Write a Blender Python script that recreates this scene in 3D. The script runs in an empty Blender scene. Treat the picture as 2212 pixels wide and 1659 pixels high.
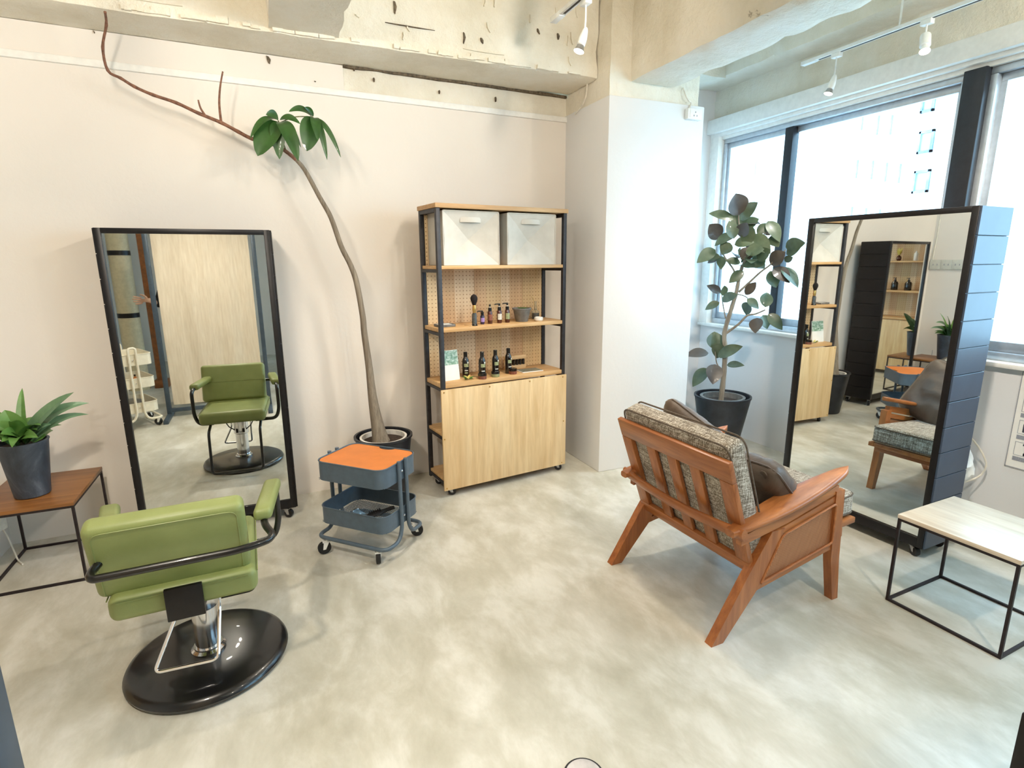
import bpy, bmesh, math, random
from mathutils import Vector, Matrix, Euler, noise
random.seed(7)
R = math.radians
SC = bpy.context.scene
COL = SC.collection

# ---------------------------------------------------------------- camera
YAW, PITCH, ROLL, FPX = R(23.3), R(12.5), R(-0.38), 1192.0
fw = Vector((math.sin(YAW)*math.cos(PITCH), math.cos(YAW)*math.cos(PITCH), -math.sin(PITCH)))
rt = Vector((math.cos(YAW), -math.sin(YAW), 0)); up = rt.cross(fw)
cx = math.cos(ROLL)*rt + math.sin(ROLL)*up; cy = -math.sin(ROLL)*rt + math.cos(ROLL)*up
cam_d = bpy.data.cameras.new('camera'); cam = bpy.data.objects.new('camera', cam_d); COL.objects.link(cam)
cam_d.sensor_fit = 'HORIZONTAL'; cam_d.sensor_width = 36.0; cam_d.lens = 36.0*FPX/2212.0; cam_d.clip_start = .02
m = Matrix((cx, cy, -fw)).transposed().to_4x4(); m.translation = (0, 0, 1.5); cam.matrix_world = m
SC.camera = cam

# ---------------------------------------------------------------- light of the place
EXPOSURE = 0.40
SKY_STRENGTH = 7.0
SKY_COLOR = (0.48, 0.76, 1.0)
LAMP_WARM = (1.0, 0.89, 0.75)
LAMP_COOL = (1.0, 0.93, 0.86)
LAMP_W = 48.0
world = bpy.data.worlds.new('sky'); SC.world = world; world.use_nodes = True
bg = world.node_tree.nodes['Background']; bg.inputs[0].default_value = (*SKY_COLOR, 1); bg.inputs[1].default_value = SKY_STRENGTH
vs = SC.view_settings
vs.view_transform = 'Standard'; vs.look = 'None'; vs.gamma = 1.0; vs.use_curve_mapping = False; vs.exposure = EXPOSURE
SC.cycles.use_denoising = True
SC.cycles.max_bounces = 8; SC.cycles.diffuse_bounces = 4; SC.cycles.glossy_bounces = 5; SC.cycles.transparent_max_bounces = 8
SC.cycles.use_adaptive_sampling = True; SC.cycles.adaptive_threshold = 0.03
SC.cycles.sample_clamp_indirect = 12.0; SC.cycles.caustics_reflective = False; SC.cycles.caustics_refractive = False
SC.cycles.blur_glossy = 0.5

# ---------------------------------------------------------------- materials
def lin(c):
    return tuple(((v/255.0)/12.92 if v/255.0 <= .04045 else ((v/255.0+.055)/1.055)**2.4) for v in c)
MATS = {}
def _new(name):
    m = bpy.data.materials.new(name); m.use_nodes = True
    nt = m.node_tree; b = nt.nodes['Principled BSDF']; MATS[name] = m
    return m, nt, b
def coords(nt, scale=(1, 1, 1), kind='Object', rot=(0, 0, 0)):
    tc = nt.nodes.new('ShaderNodeTexCoord'); mp = nt.nodes.new('ShaderNodeMapping')
    mp.inputs['Scale'].default_value = scale; mp.inputs['Rotation'].default_value = rot
    nt.links.new(tc.outputs[kind], mp.inputs[0]); return mp.outputs[0]
def ntex(nt, vec, scale, detail=4, rough=.55, dist=0):
    n = nt.nodes.new('ShaderNodeTexNoise'); n.inputs['Scale'].default_value = scale
    n.inputs['Detail'].default_value = min(detail, 7); n.inputs['Roughness'].default_value = rough; n.inputs['Distortion'].default_value = dist
    nt.links.new(vec, n.inputs['Vector']); return n.outputs['Fac']
def ramp(nt, fac, stops):
    r = nt.nodes.new('ShaderNodeValToRGB'); el = r.color_ramp.elements
    while len(el) < len(stops): el.new(.5)
    for e, (p, c) in zip(el, stops): e.position = p; e.color = (*lin(c), 1)
    nt.links.new(fac, r.inputs[0]); return r.outputs[0]
def mixc(nt, fac, a, b, mode='MIX'):
    n = nt.nodes.new('ShaderNodeMix'); n.data_type = 'RGBA'; n.blend_type = mode
    for v, s in ((fac, n.inputs[0]), (a, n.inputs[6]), (b, n.inputs[7])):
        if isinstance(v, (int, float)): s.default_value = v
        elif isinstance(v, tuple): s.default_value = (*v, 1)
        else: nt.links.new(v, s)
    return n.outputs[2]
def bump(nt, b, h, strength=.2, dist=.01):
    n = nt.nodes.new('ShaderNodeBump'); n.inputs['Strength'].default_value = strength; n.inputs['Distance'].default_value = dist
    nt.links.new(h, n.inputs['Height']); nt.links.new(n.outputs[0], b.inputs['Normal'])
def plain(name, c, rough=.5, metal=0, var=.06, scale=30, bmp=0, coat=0, emit=0):
    if name in MATS: return MATS[name]
    m, nt, b = _new(name)
    lo = tuple(max(0, v*(1-var)) for v in c); hi = tuple(min(255, v*(1+var)) for v in c)
    f = ntex(nt, coords(nt), scale, 3)
    nt.links.new(ramp(nt, f, [(.3, lo), (.7, hi)]), b.inputs['Base Color'])
    b.inputs['Roughness'].default_value = rough; b.inputs['Metallic'].default_value = metal
    if coat: b.inputs['Coat Weight'].default_value = coat
    if bmp: bump(nt, b, f, bmp, .004)
    if emit:
        b.inputs['Emission Color'].default_value = (*lin(c), 1); b.inputs['Emission Strength'].default_value = emit
    return m
def wood(name, c1, c2, axis=0, rough=.45, scale=9, coat=0, dark=None):
    if name in MATS: return MATS[name]
    m, nt, b = _new(name)
    s = [1.0, 1.0, 1.0]; s[axis] = .09
    v = coords(nt, tuple(s))
    f = ntex(nt, v, scale*2.2, 6, .6, 1.2); g = ntex(nt, v, scale*9, 3, .6, .3)
    c = ramp(nt, f, [(.32, c1), (.5, tuple((a+b_)/2 for a, b_ in zip(c1, c2))), (.68, c2)])
    c = mixc(nt, .25, c, ramp(nt, g, [(.35, tuple(v*.82 for v in c1)), (.65, c2)]))
    nt.links.new(c, b.inputs['Base Color']); b.inputs['Roughness'].default_value = rough
    if coat: b.inputs['Coat Weight'].default_value = coat; b.inputs['Coat Roughness'].default_value = .25
    bump(nt, b, g, .06, .002)
    return m

# plaster, concrete
def mk_plaster(name, c, bs=.18):
    m, nt, b = _new(name); v = coords(nt)
    f = ntex(nt, v, 1.3, 4); g = ntex(nt, v, 26, 5, .6)
    nt.links.new(ramp(nt, f, [(.3, tuple(x*.975 for x in c)), (.7, c)]), b.inputs['Base Color'])
    b.inputs['Roughness'].default_value = .85; bump(nt, b, g, bs, .006); return m
mk_plaster('plaster', (236, 228, 218)); mk_plaster('plaster_white', (232, 232, 232))
def mk_oldconcrete():
    m, nt, b = _new('old_concrete'); v = coords(nt)
    f = ntex(nt, v, 2.2, 6, .62); g = ntex(nt, v, 13, 8, .68); h = ntex(nt, coords(nt, (1, 1, .35)), 7, 5, .7, .8)
    c = ramp(nt, f, [(.3, (228, 221, 204)), (.55, (244, 239, 227)), (.75, (248, 245, 237))])
    c = mixc(nt, 1.0, c, ramp(nt, h, [(.25, (150, 136, 112)), (.31, (250, 247, 240)), (1, (255, 255, 255))]), 'MULTIPLY')
    nt.links.new(c, b.inputs['Base Color']); b.inputs['Roughness'].default_value = .9; bump(nt, b, g, .7, .025)
    return m
mk_oldconcrete()
def mk_floor():
    m, nt, b = _new('floor_concrete'); v = coords(nt); v2 = coords(nt, (1, .55, 1), rot=(0, 0, .7))
    f = ntex(nt, v2, 1.9, 6, .6, .35); g = ntex(nt, v2, 5.0, 7, .66, .25); k = ntex(nt, v, 70, 4, .6)
    c = ramp(nt, f, [(.30, (166, 161, 142)), (.42, (187, 183, 166)), (.52, (203, 200, 186)), (.66, (225, 223, 214))])
    c = mixc(nt, .5, c, ramp(nt, g, [(.34, (166, 161, 142)), (.48, (194, 190, 175)), (.62, (227, 225, 217))]))
    nt.links.new(c, b.inputs['Base Color'])
    b.inputs['Specular IOR Level'].default_value = .55
    rr = nt.nodes.new('ShaderNodeMapRange'); rr.inputs['To Min'].default_value = .26; rr.inputs['To Max'].default_value = .46
    nt.links.new(g, rr.inputs[0]); nt.links.new(rr.outputs[0], b.inputs['Roughness']); bump(nt, b, k, .05, .002)
mk_floor()
plain('trim_white', (240, 238, 232), .55, var=.02); plain('dark_gap', (96, 84, 68), .9, var=.3, scale=60)
plain('aluminium', (196, 204, 212), .35, .6, .03); plain('dark_frame', (36, 38, 44), .4, .2, .08)
plain('black_metal', (22, 20, 22), .38, .3, .15); plain('iron', (44, 36, 38), .5, .4, .15)
plain('shelf_iron', (52, 52, 56), .5, .3, .12, bmp=.1)
plain('chrome', (225, 225, 228), .12, 1.0, .02); plain('steel', (170, 170, 172), .3, .9, .05)
plain('black_plastic', (14, 14, 16), .28, 0, .15, coat=.3); plain('rubber', (22, 22, 24), .6, 0, .1)
plain('cart_blue', (84, 100, 114), .38, .1, .04); plain('cart_cream', (236, 228, 208), .4, 0, .03)
plain('white_plastic', (240, 240, 236), .4, 0, .02); plain('outlet_grey', (205, 205, 196), .5, 0, .03)
plain('soil', (52, 40, 32), .95, 0, .4, 60, .6); plain('pot_black', (34, 36, 42), .45, 0, .25, 14)
plain('pot_grey', (118, 116, 112), .8, 0, .12, 25, .2); plain('white_stone', (232, 228, 220), .6, 0, .05)
plain('amber', (72, 26, 18), .18, 0, .1, coat=.5); plain('black_bottle', (20, 16, 16), .16, 0, .15, coat=.6)
plain('navy_bottle', (36, 30, 66), .22, 0, .1, coat=.4); plain('lavender', (166, 138, 200), .6, 0, .06)
plain('label_green', (150, 156, 116), .6, 0, .15, 120); plain('label_white', (214, 212, 202), .6, 0, .1, 120); plain('label_brown', (130, 78, 62), .6, 0, .2, 120)
plain('paper', (244, 242, 236), .8, 0, .01); plain('ink', (70, 72, 84), .8, 0, .1); plain('ink_grey', (150, 152, 160), .8, 0, .08, 200); plain('ink_purple', (140, 40, 110), .8)
plain('bristle', (24, 18, 18), .9, 0, .3, 200, .3); plain('gold', (200, 160, 92), .3, .8, .1); plain('cord_white', (228, 222, 208), .5)
plain('skin', (222, 176, 148), .55, 0, .05); plain('cloth_black', (24, 24, 28), .9, 0, .2, 80, .2); plain('hair_brown', (62, 34, 26), .6, 0, .3, 120, .3)
plain('twig', (120, 84, 66), .8, 0, .2, 60, .4)
plain('screen_sheen', (70, 84, 98), .4, .2, .06)  # dark metal frame; daylight sheen is put into its blue grey
plain('clip', (120, 150, 170), .1, 0, .2, coat=1.0)
plain('orange_board', (216, 126, 56), .5, 0, .05, 6)
plain('brown_post', (140, 84, 40), .5, 0, .1); plain('cream_paint', (214, 200, 164), .6, 0, .04)
wood('ply', (214, 176, 124), (240, 214, 170), 2, .5, 4); wood('ply_edge', (186, 142, 96), (214, 176, 128), 0, .6, 6)
wood('shelf_wood', (196, 150, 96), (228, 190, 138), 0, .5, 6); wood('teak', (142, 80, 38), (190, 120, 64), 0, .36, 7, .25)
wood('teak_y', (140, 78, 38), (186, 116, 62), 1, .36, 7, .25); wood('teak_z', (140, 78, 38), (186, 116, 62), 2, .36, 7, .25)
wood('table_brown', (122, 76, 34), (160, 106, 54), 0, .4, 5, .15); wood('table_pale', (214, 192, 166), (240, 226, 206), 1, .34, 5, .3)
wood('rack_wood', (222, 184, 132), (240, 210, 166), 0, .6, 6)
wood('bark', (110, 98, 84), (158, 146, 128), 2, .9, 14)
wood('green_stem', (92, 96, 62), (134, 130, 90), 2, .8, 10)

def mk_mirror():
    m, nt, b = _new('mirror'); f = ntex(nt, coords(nt), 3, 2)
    nt.links.new(ramp(nt, f, [(.0, (232, 236, 234)), (1, (236, 240, 238))]), b.inputs['Base Color'])
    b.inputs['Metallic'].default_value = 1; b.inputs['Roughness'].default_value = .012
mk_mirror()
def mk_glass():
    m = bpy.data.materials.new('window_glass'); m.use_nodes = True; nt = m.node_tree; MATS['window_glass'] = m
    for n in list(nt.nodes): nt.nodes.remove(n)
    o = nt.nodes.new('ShaderNodeOutputMaterial'); t = nt.nodes.new('ShaderNodeBsdfTransparent'); g = nt.nodes.new('ShaderNodeBsdfGlossy')
    t.inputs[0].default_value = (.93, .97, .97, 1); g.inputs['Roughness'].default_value = .02
    lw = nt.nodes.new('ShaderNodeLayerWeight'); lw.inputs[0].default_value = .5
    pw = nt.nodes.new('ShaderNodeMath'); pw.operation = 'POWER'; pw.inputs[1].default_value = 5.0; nt.links.new(lw.outputs['Facing'], pw.inputs[0])
    fr = nt.nodes.new('ShaderNodeMath'); fr.operation = 'MULTIPLY_ADD'; fr.inputs[1].default_value = .6; fr.inputs[2].default_value = .03; nt.links.new(pw.outputs[0], fr.inputs[0]); mx = nt.nodes.new('ShaderNodeMixShader')
    nt.links.new(fr.outputs[0], mx.inputs[0]); nt.links.new(t.outputs[0], mx.inputs[1]); nt.links.new(g.outputs[0], mx.inputs[2]); nt.links.new(mx.outputs[0], o.inputs[0])
mk_glass()
def mk_vial():
    m, nt, b = _new('clear_glass'); b.inputs['Transmission Weight'].default_value = .9; b.inputs['Roughness'].default_value = .03; b.inputs['IOR'].default_value = 1.2
    f = ntex(nt, coords(nt), 8, 2); nt.links.new(ramp(nt, f, [(0, (225, 232, 230)), (1, (240, 244, 242))]), b.inputs['Base Color'])
mk_vial()
def mk_leather():
    m, nt, b = _new('green_leather'); v = coords(nt); f = ntex(nt, v, 7, 4); g = ntex(nt, v, 190, 3, .6)
    nt.links.new(ramp(nt, f, [(.3, (128, 138, 80)), (.7, (142, 151, 92))]), b.inputs['Base Color'])
    b.inputs['Roughness'].default_value = .42; bump(nt, b, g, .14, .002)
mk_leather()
def mk_tweed(name, dark, mid, light):
    m, nt, b = _new(name)
    h = ntex(nt, coords(nt, (1, .07, 1)), 230, 2, .6); k = ntex(nt, coords(nt, (1, 1, .07)), 210, 2, .6); q = ntex(nt, coords(nt, (.07, 1, 1)), 220, 2, .6)
    a = nt.nodes.new('ShaderNodeMath'); a.operation = 'ADD'; nt.links.new(h, a.inputs[0]); nt.links.new(k, a.inputs[1])
    a2 = nt.nodes.new('ShaderNodeMath'); a2.operation = 'ADD'; nt.links.new(a.outputs[0], a2.inputs[0]); nt.links.new(q, a2.inputs[1])
    a3 = nt.nodes.new('ShaderNodeMath'); a3.operation = 'MULTIPLY'; a3.inputs[1].default_value = .3333; nt.links.new(a2.outputs[0], a3.inputs[0])
    nt.links.new(ramp(nt, a3.outputs[0], [(.42, dark), (.5, mid), (.58, light)]), b.inputs['Base Color'])
    b.inputs['Roughness'].default_value = .95; b.inputs['Sheen Weight'].default_value = .2; bump(nt, b, a3.outputs[0], .4, .004)
mk_tweed('tweed', (92, 80, 66), (150, 138, 120), (206, 198, 184))
plain('piping', (96, 84, 72), .9, 0, .15, 90)
def mk_velvet():
    m, nt, b = _new('brown_velvet'); v = coords(nt); f = ntex(nt, v, 6, 4, .6, 1.0)
    nt.links.new(ramp(nt, f, [(.3, (64, 50, 40)), (.7, (98, 82, 68))]), b.inputs['Base Color'])
    b.inputs['Roughness'].default_value = .5; b.inputs['Sheen Weight'].default_value = .6; b.inputs['Sheen Roughness'].default_value = .35
    b.inputs['Sheen Tint'].default_value = (*lin((200, 186, 170)), 1)
    bump(nt, b, f, .3, .02)
mk_velvet()
def mk_cane():
    m, nt, b = _new('cane'); w = nt.nodes.new('ShaderNodeTexWave'); w.inputs['Scale'].default_value = 40; nt.links.new(coords(nt, (1, 1, 1)), w.inputs[0]); w.bands_direction = 'X'
    w2 = nt.nodes.new('ShaderNodeTexWave'); w2.inputs['Scale'].default_value = 40; w2.bands_direction = 'Z'; nt.links.new(coords(nt), w2.inputs[0])
    c = mixc(nt, .5, w.outputs[0], w2.outputs[0], 'MULTIPLY'); bw = nt.nodes.new('ShaderNodeRGBToBW'); nt.links.new(c, bw.inputs[0])
    nt.links.new(ramp(nt, bw.outputs[0], [(.1, (120, 72, 44)), (.6, (196, 138, 94))]), b.inputs['Base Color']); b.inputs['Roughness'].default_value = .6
    bump(nt, b, bw.outputs[0], .5, .003)
mk_cane()
def mk_canvas():
    m, nt, b = _new('canvas'); f = ntex(nt, coords(nt), 9, 5); g = ntex(nt, coords(nt), 300, 2)
    nt.links.new(ramp(nt, f, [(.3, (196, 190, 178)), (.7, (210, 204, 193))]), b.inputs['Base Color']); b.inputs['Roughness'].default_value = .8; bump(nt, b, g, .15, .002)
mk_canvas()
def mk_curtain():
    m, nt, b = _new('curtain_linen'); f = ntex(nt, coords(nt, (1, 1, .1)), 60, 4)
    nt.links.new(ramp(nt, f, [(.3, (214, 200, 178)), (.7, (230, 218, 198))]), b.inputs['Base Color']); b.inputs['Roughness'].default_value = .9
mk_curtain()
def mk_peg(i, c1, c2):
    m, nt, b = _new('pegboard%d' % i)
    f = ntex(nt, coords(nt, (1, 1, .08)), 22, 5)
    col = ramp(nt, f, [(.3, c1), (.7, c2)])
    # drilled holes: a square grid of dark dots 25 mm apart
    tc = nt.nodes.new('ShaderNodeTexCoord'); sp = nt.nodes.new('ShaderNodeSeparateXYZ'); nt.links.new(tc.outputs['Object'], sp.inputs[0])
    def cell(o):
        a = nt.nodes.new('ShaderNodeMath'); a.operation = 'MULTIPLY'; a.inputs[1].default_value = 1/.025; nt.links.new(o, a.inputs[0])
        f_ = nt.nodes.new('ShaderNodeMath'); f_.operation = 'FRACT'; nt.links.new(a.outputs[0], f_.inputs[0])
        s = nt.nodes.new('ShaderNodeMath'); s.operation = 'SUBTRACT'; s.inputs[1].default_value = .5; nt.links.new(f_.outputs[0], s.inputs[0])
        p = nt.nodes.new('ShaderNodeMath'); p.operation = 'POWER'; p.inputs[1].default_value = 2; nt.links.new(s.outputs[0], p.inputs[0]); return p.outputs[0]
    ad = nt.nodes.new('ShaderNodeMath'); ad.operation = 'ADD'; nt.links.new(cell(sp.outputs[0]), ad.inputs[0]); nt.links.new(cell(sp.outputs[2]), ad.inputs[1])
    lt = nt.nodes.new('ShaderNodeMath'); lt.operation = 'LESS_THAN'; lt.inputs[1].default_value = .018; nt.links.new(ad.outputs[0], lt.inputs[0])
    nt.links.new(mixc(nt, lt.outputs[0], col, lin((140, 100, 62))), b.inputs['Base Color']); b.inputs['Roughness'].default_value = .6
mk_peg(0, (226, 194, 148), (238, 212, 170)); mk_peg(1, (200, 160, 118), (216, 180, 138)); mk_peg(2, (218, 188, 150), (232, 206, 170)); mk_peg(3, (208, 176, 130), (222, 192, 146))
def mk_leaf(name, c1, c2, rough=.4, trans=None, coat=.2):
    m, nt, b = _new(name); f = ntex(nt, coords(nt), 12, 4)
    nt.links.new(ramp(nt, f, [(.3, c1), (.7, c2)]), b.inputs['Base Color']); b.inputs['Roughness'].default_value = rough; b.inputs['Coat Weight'].default_value = coat
    b.inputs['Subsurface Weight'].default_value = 0
mk_leaf('leaf_green', (34, 72, 26), (56, 98, 40), .38); mk_leaf('leaf_rubber', (58, 74, 50), (92, 104, 76), .35, coat=.35); mk_leaf('leaf_rubber_dark', (60, 50, 44), (84, 76, 66), .4, coat=.3)
mk_leaf('leaf_brom', (70, 112, 44), (108, 150, 76), .42); mk_leaf('leaf_brom_blue', (84, 118, 84), (120, 152, 116), .45)
mk_leaf('leaf_yellow', (206, 190, 90), (226, 212, 120), .5); mk_leaf('leaf_vein', (120, 150, 90), (150, 176, 110), .5)
def mk_pot_slate():
    m, nt, b = _new('pot_slate'); f = ntex(nt, coords(nt, (1, 1, .5), rot=(.4, .3, 0)), 6, 7, .65, 1.2)
    nt.links.new(ramp(nt, f, [(.3, (40, 46, 54)), (.52, (62, 70, 80)), (.62, (86, 94, 104)), (.72, (132, 140, 146))]), b.inputs['Base Color']); b.inputs['Roughness'].default_value = .5; bump(nt, b, f, .1, .004)
mk_pot_slate()
def mk_sky_sheen_board():
    m, nt, b = _new('sky_sheen_board'); f = ntex(nt, coords(nt), 5, 4)  # same black planks as the left stand, blue sky sheen put into the colour
    nt.links.new(ramp(nt, f, [(.3, (46, 58, 76)), (.7, (56, 70, 88))]), b.inputs['Base Color']); b.inputs['Roughness'].default_value = .42; b.inputs['Specular IOR Level'].default_value = .7
mk_sky_sheen_board()
def mk_mesh():
    m, nt, b = _new('wire_mesh'); nt.links.new(ramp(nt, ntex(nt, coords(nt), 20, 2), [(0, (84, 100, 114)), (1, (96, 112, 126))]), b.inputs['Base Color']); b.inputs['Metallic'].default_value = .3; b.inputs['Roughness'].default_value = .4
mk_mesh()
def mk_photo():
    m, nt, b = _new('landscape_print'); f = ntex(nt, coords(nt, (1, 1, 1.6)), 26, 6, .6, .8)
    nt.links.new(ramp(nt, f, [(.3, (96, 134, 104)), (.48, (150, 182, 160)), (.58, (206, 220, 206)), (.7, (238, 240, 232))]), b.inputs['Base Color']); b.inputs['Roughness'].default_value = .4
    m, nt, b = _new('dark_print'); f = ntex(nt, coords(nt), 40, 6, .7, 1.5)
    nt.links.new(ramp(nt, f, [(.35, (58, 70, 66)), (.55, (112, 122, 112)), (.7, (176, 178, 164))]), b.inputs['Base Color']); b.inputs['Roughness'].default_value = .3
mk_photo()
plain('facade', (236, 236, 236), .8, 0, .02, 2); plain('facade_blue', (150, 170, 206), .3, .1, .06, 3); plain('band_blue', (66, 96, 160), .3, 0, .08, 3); plain('facade_slab', (226, 228, 232), .7, 0, .02, 2); plain('window_blue', (120, 148, 196), .2, 0, .25, 4)
plain('roof_grey', (112, 134, 176), .7, 0, .06, 2); plain('ground', (226, 224, 220), .9, 0, .1, 2)

# ---------------------------------------------------------------- mesh tools
class MB:
    def __init__(s): s.bm = bmesh.new()
    def box(s, x0, x1, y0, y1, z0, z1, bev=0, seg=2, M=None):
        r = bmesh.ops.create_cube(s.bm, size=1); vs_ = r['verts']
        for v in vs_: v.co = Vector((x0+(v.co.x+.5)*(x1-x0), y0+(v.co.y+.5)*(y1-y0), z0+(v.co.z+.5)*(z1-z0)))
        if bev:
            es = list({e for v in vs_ for e in v.link_edges})
            rr = bmesh.ops.bevel(s.bm, geom=es, offset=bev, segments=seg, affect='EDGES', profile=.5)
            vs_ = list({v for f in rr['faces'] for v in f.verts} | {v for v in vs_ if v.is_valid})
        if M is not None:
            for v in vs_: v.co = M @ v.co
        return s
    def tube(s, pts, rad, n=10, caps=True, closed=False):
        pts = [Vector(p) for p in pts]; L = len(pts)
        rads = rad if isinstance(rad, (list, tuple)) else [rad]*L
        t0 = (pts[1]-pts[0]).normalized(); ref = Vector((0, 0, 1)) if abs(t0.z) < .9 else Vector((1, 0, 0))
        nrm = (ref - t0*ref.dot(t0)).normalized(); rings = []
        for i, p in enumerate(pts):
            if closed: t = (pts[(i+1) % L]-pts[i-1]).normalized()
            else: t = (pts[min(i+1, L-1)]-pts[max(i-1, 0)]).normalized()
            nrm = (nrm - t*nrm.dot(t)).normalized(); b = t.cross(nrm)
            rings.append([s.bm.verts.new(p + (nrm*math.cos(2*math.pi*k/n)+b*math.sin(2*math.pi*k/n))*rads[i]) for k in range(n)])
        for i in range(L if closed else L-1):
            a, c = rings[i], rings[(i+1) % L]
            for k in range(n): s.bm.faces.new((a[k], a[(k+1) % n], c[(k+1) % n], c[k]))
        if caps and not closed:
            s.bm.faces.new(rings[0][::-1]); s.bm.faces.new(rings[-1])
        return s
    def lathe(s, prof, c=(0, 0, 0), n=32, M=None, capt=True, capb=True):
        rings = []
        for (r, z) in prof:
            rings.append([s.bm.verts.new(Vector((c[0]+r*math.cos(2*math.pi*k/n), c[1]+r*math.sin(2*math.pi*k/n), c[2]+z))) for k in range(n)])
        for a, b in zip(rings, rings[1:]):
            for k in range(n): s.bm.faces.new((a[k], a[(k+1) % n], b[(k+1) % n], b[k]))
        if capb: s.bm.faces.new(rings[0][::-1])
        if capt: s.bm.faces.new(rings[-1])
        if M is not None:
            for r in rings:
                for v in r: v.co = M @ v.co
        return s
    def prism(s, poly, axis, a0, a1, M=None):
        def P(u, v, a): return Vector({'y': (u, a, v), 'x': (a, u, v), 'z': (u, v, a)}[axis])
        A = [s.bm.verts.new(P(u, v, a0)) for u, v in poly]; B = [s.bm.verts.new(P(u, v, a1)) for u, v in poly]
        s.bm.faces.new(A); s.bm.faces.new(B[::-1]); n = len(poly)
        for i in range(n): s.bm.faces.new((A[i], B[i], B[(i+1) % n], A[(i+1) % n]))
        if M is not None:
            for v in A+B: v.co = M @ v.co
        return s
    def grid(s, fn, nu, nv):
        g = [[s.bm.verts.new(Vector(fn(i/nu, j/nv))) for j in range(nv+1)] for i in range(nu+1)]
        for i in range(nu):
            for j in range(nv): s.bm.faces.new((g[i][j], g[i+1][j], g[i+1][j+1], g[i][j+1]))
        return s
    def poly(s, pts): s.bm.faces.new([s.bm.verts.new(Vector(p)) for p in pts]); return s
    def bevel_all(s, off, seg=2, ang=30):
        es = [e for e in s.bm.edges if len(e.link_faces) == 2 and e.calc_face_angle(0) > R(ang)]
        bmesh.ops.bevel(s.bm, geom=es, offset=off, segments=seg, affect='EDGES', profile=.5); return s
    def build(s, name, mat, parent=None, smooth=True, ang=35):
        bmesh.ops.recalc_face_normals(s.bm, faces=s.bm.faces[:])
        me = bpy.data.meshes.new(name)
        if smooth:
            for f in s.bm.faces: f.smooth = True
            for e in s.bm.edges:
                if len(e.link_faces) == 2 and e.calc_face_angle(0) > R(ang): e.smooth = False
        s.bm.to_mesh(me); s.bm.free()
        me.materials.append(MATS[mat] if isinstance(mat, str) else mat)
        o = bpy.data.objects.new(name, me); COL.objects.link(o)
        if parent: o.parent = parent
        return o
def tag(o, label, cat, group=None):
    o['label'] = label; o['category'] = cat
    if group: o['group'] = group
    return o
def thing(name, label, cat, loc=(0, 0, 0), rz=0, group=None):
    o = bpy.data.objects.new(name, None); COL.objects.link(o); o.location = loc; o.rotation_euler = (0, 0, rz); o.empty_display_size = .1
    return tag(o, label, cat, group)
def struct(o): o['kind'] = 'structure'; return o
def share(o, name, loc=(0, 0, 0), rot=(0, 0, 0), parent=None, scale=(1, 1, 1)):
    c = o.copy(); COL.objects.link(c); c.name = name; c.location = loc; c.rotation_euler = rot; c.scale = scale
    if parent: c.parent = parent
    return c
def copy_tree(o, parent=None):
    c = o.copy(); COL.objects.link(c); c.parent = parent
    for ch in o.children: copy_tree(ch, c)
    return c
def smooth_path(pts, sub=6):
    P = [Vector(p) for p in pts]; out = []
    for i in range(len(P)-1):
        p0, p1, p2, p3 = P[max(i-1, 0)], P[i], P[i+1], P[min(i+2, len(P)-1)]
        for k in range(sub):
            t = k/sub
            out.append(.5*((2*p1)+(-p0+p2)*t+(2*p0-5*p1+4*p2-p3)*t*t+(-p0+3*p1-3*p2+p3)*t**3))
    out.append(P[-1]); return out
def fillet(pts, r, n=5):
    P = [Vector(p) for p in pts]; out = [P[0]]
    for i in range(1, len(P)-1):
        a, b, c = P[i-1], P[i], P[i+1]; u = (a-b); v = (c-b); d = min(r, u.length*.48, v.length*.48)
        s, e = b+u.normalized()*d, b+v.normalized()*d
        for k in range(n+1):
            t = k/n; out.append(s*(1-t)**2+b*2*t*(1-t)+e*t*t)
    out.append(P[-1]); return out
def leaf_mb(mb, base, tip, width, arc=.1, nrm=None, cup=.18, point=1.0, n=9, start=.18, full=.75, strap=0):
    b, t = Vector(base), Vector(tip); ax = t-b; L = ax.length
    view = (Vector((0, 0, 1.5))-(b+t)/2).normalized()
    nrm = Vector(nrm).normalized() if nrm is not None else view
    side = ax.cross(nrm)
    if side.length < 1e-6: side = ax.cross(Vector((0, 0, 1)))
    side.normalize(); nn = side.cross(ax).normalized()
    if nn.dot(nrm) < 0: nn = -nn
    ctrl = (b+t)/2 + Vector((0, 0, 1))*arc*L + nn*arc*.5*L
    def fn(u, v):
        p = b*(1-u)**2 + ctrl*2*u*(1-u) + t*u*u
        if strap: w = width*.5*min(1, .55+2.2*u)*(1-u**2.2)**.8+.0004
        else: w = width*.5*(math.sin(math.pi*min(1, u**.85))**full)*(1-u**6*.25*point) if 0 < u < 1 else .001
        q = (v-.5)*2
        return p + side*w*q + nn*(abs(q)*cup*w)
    mb.grid(fn, n, 4)
    return mb
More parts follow.
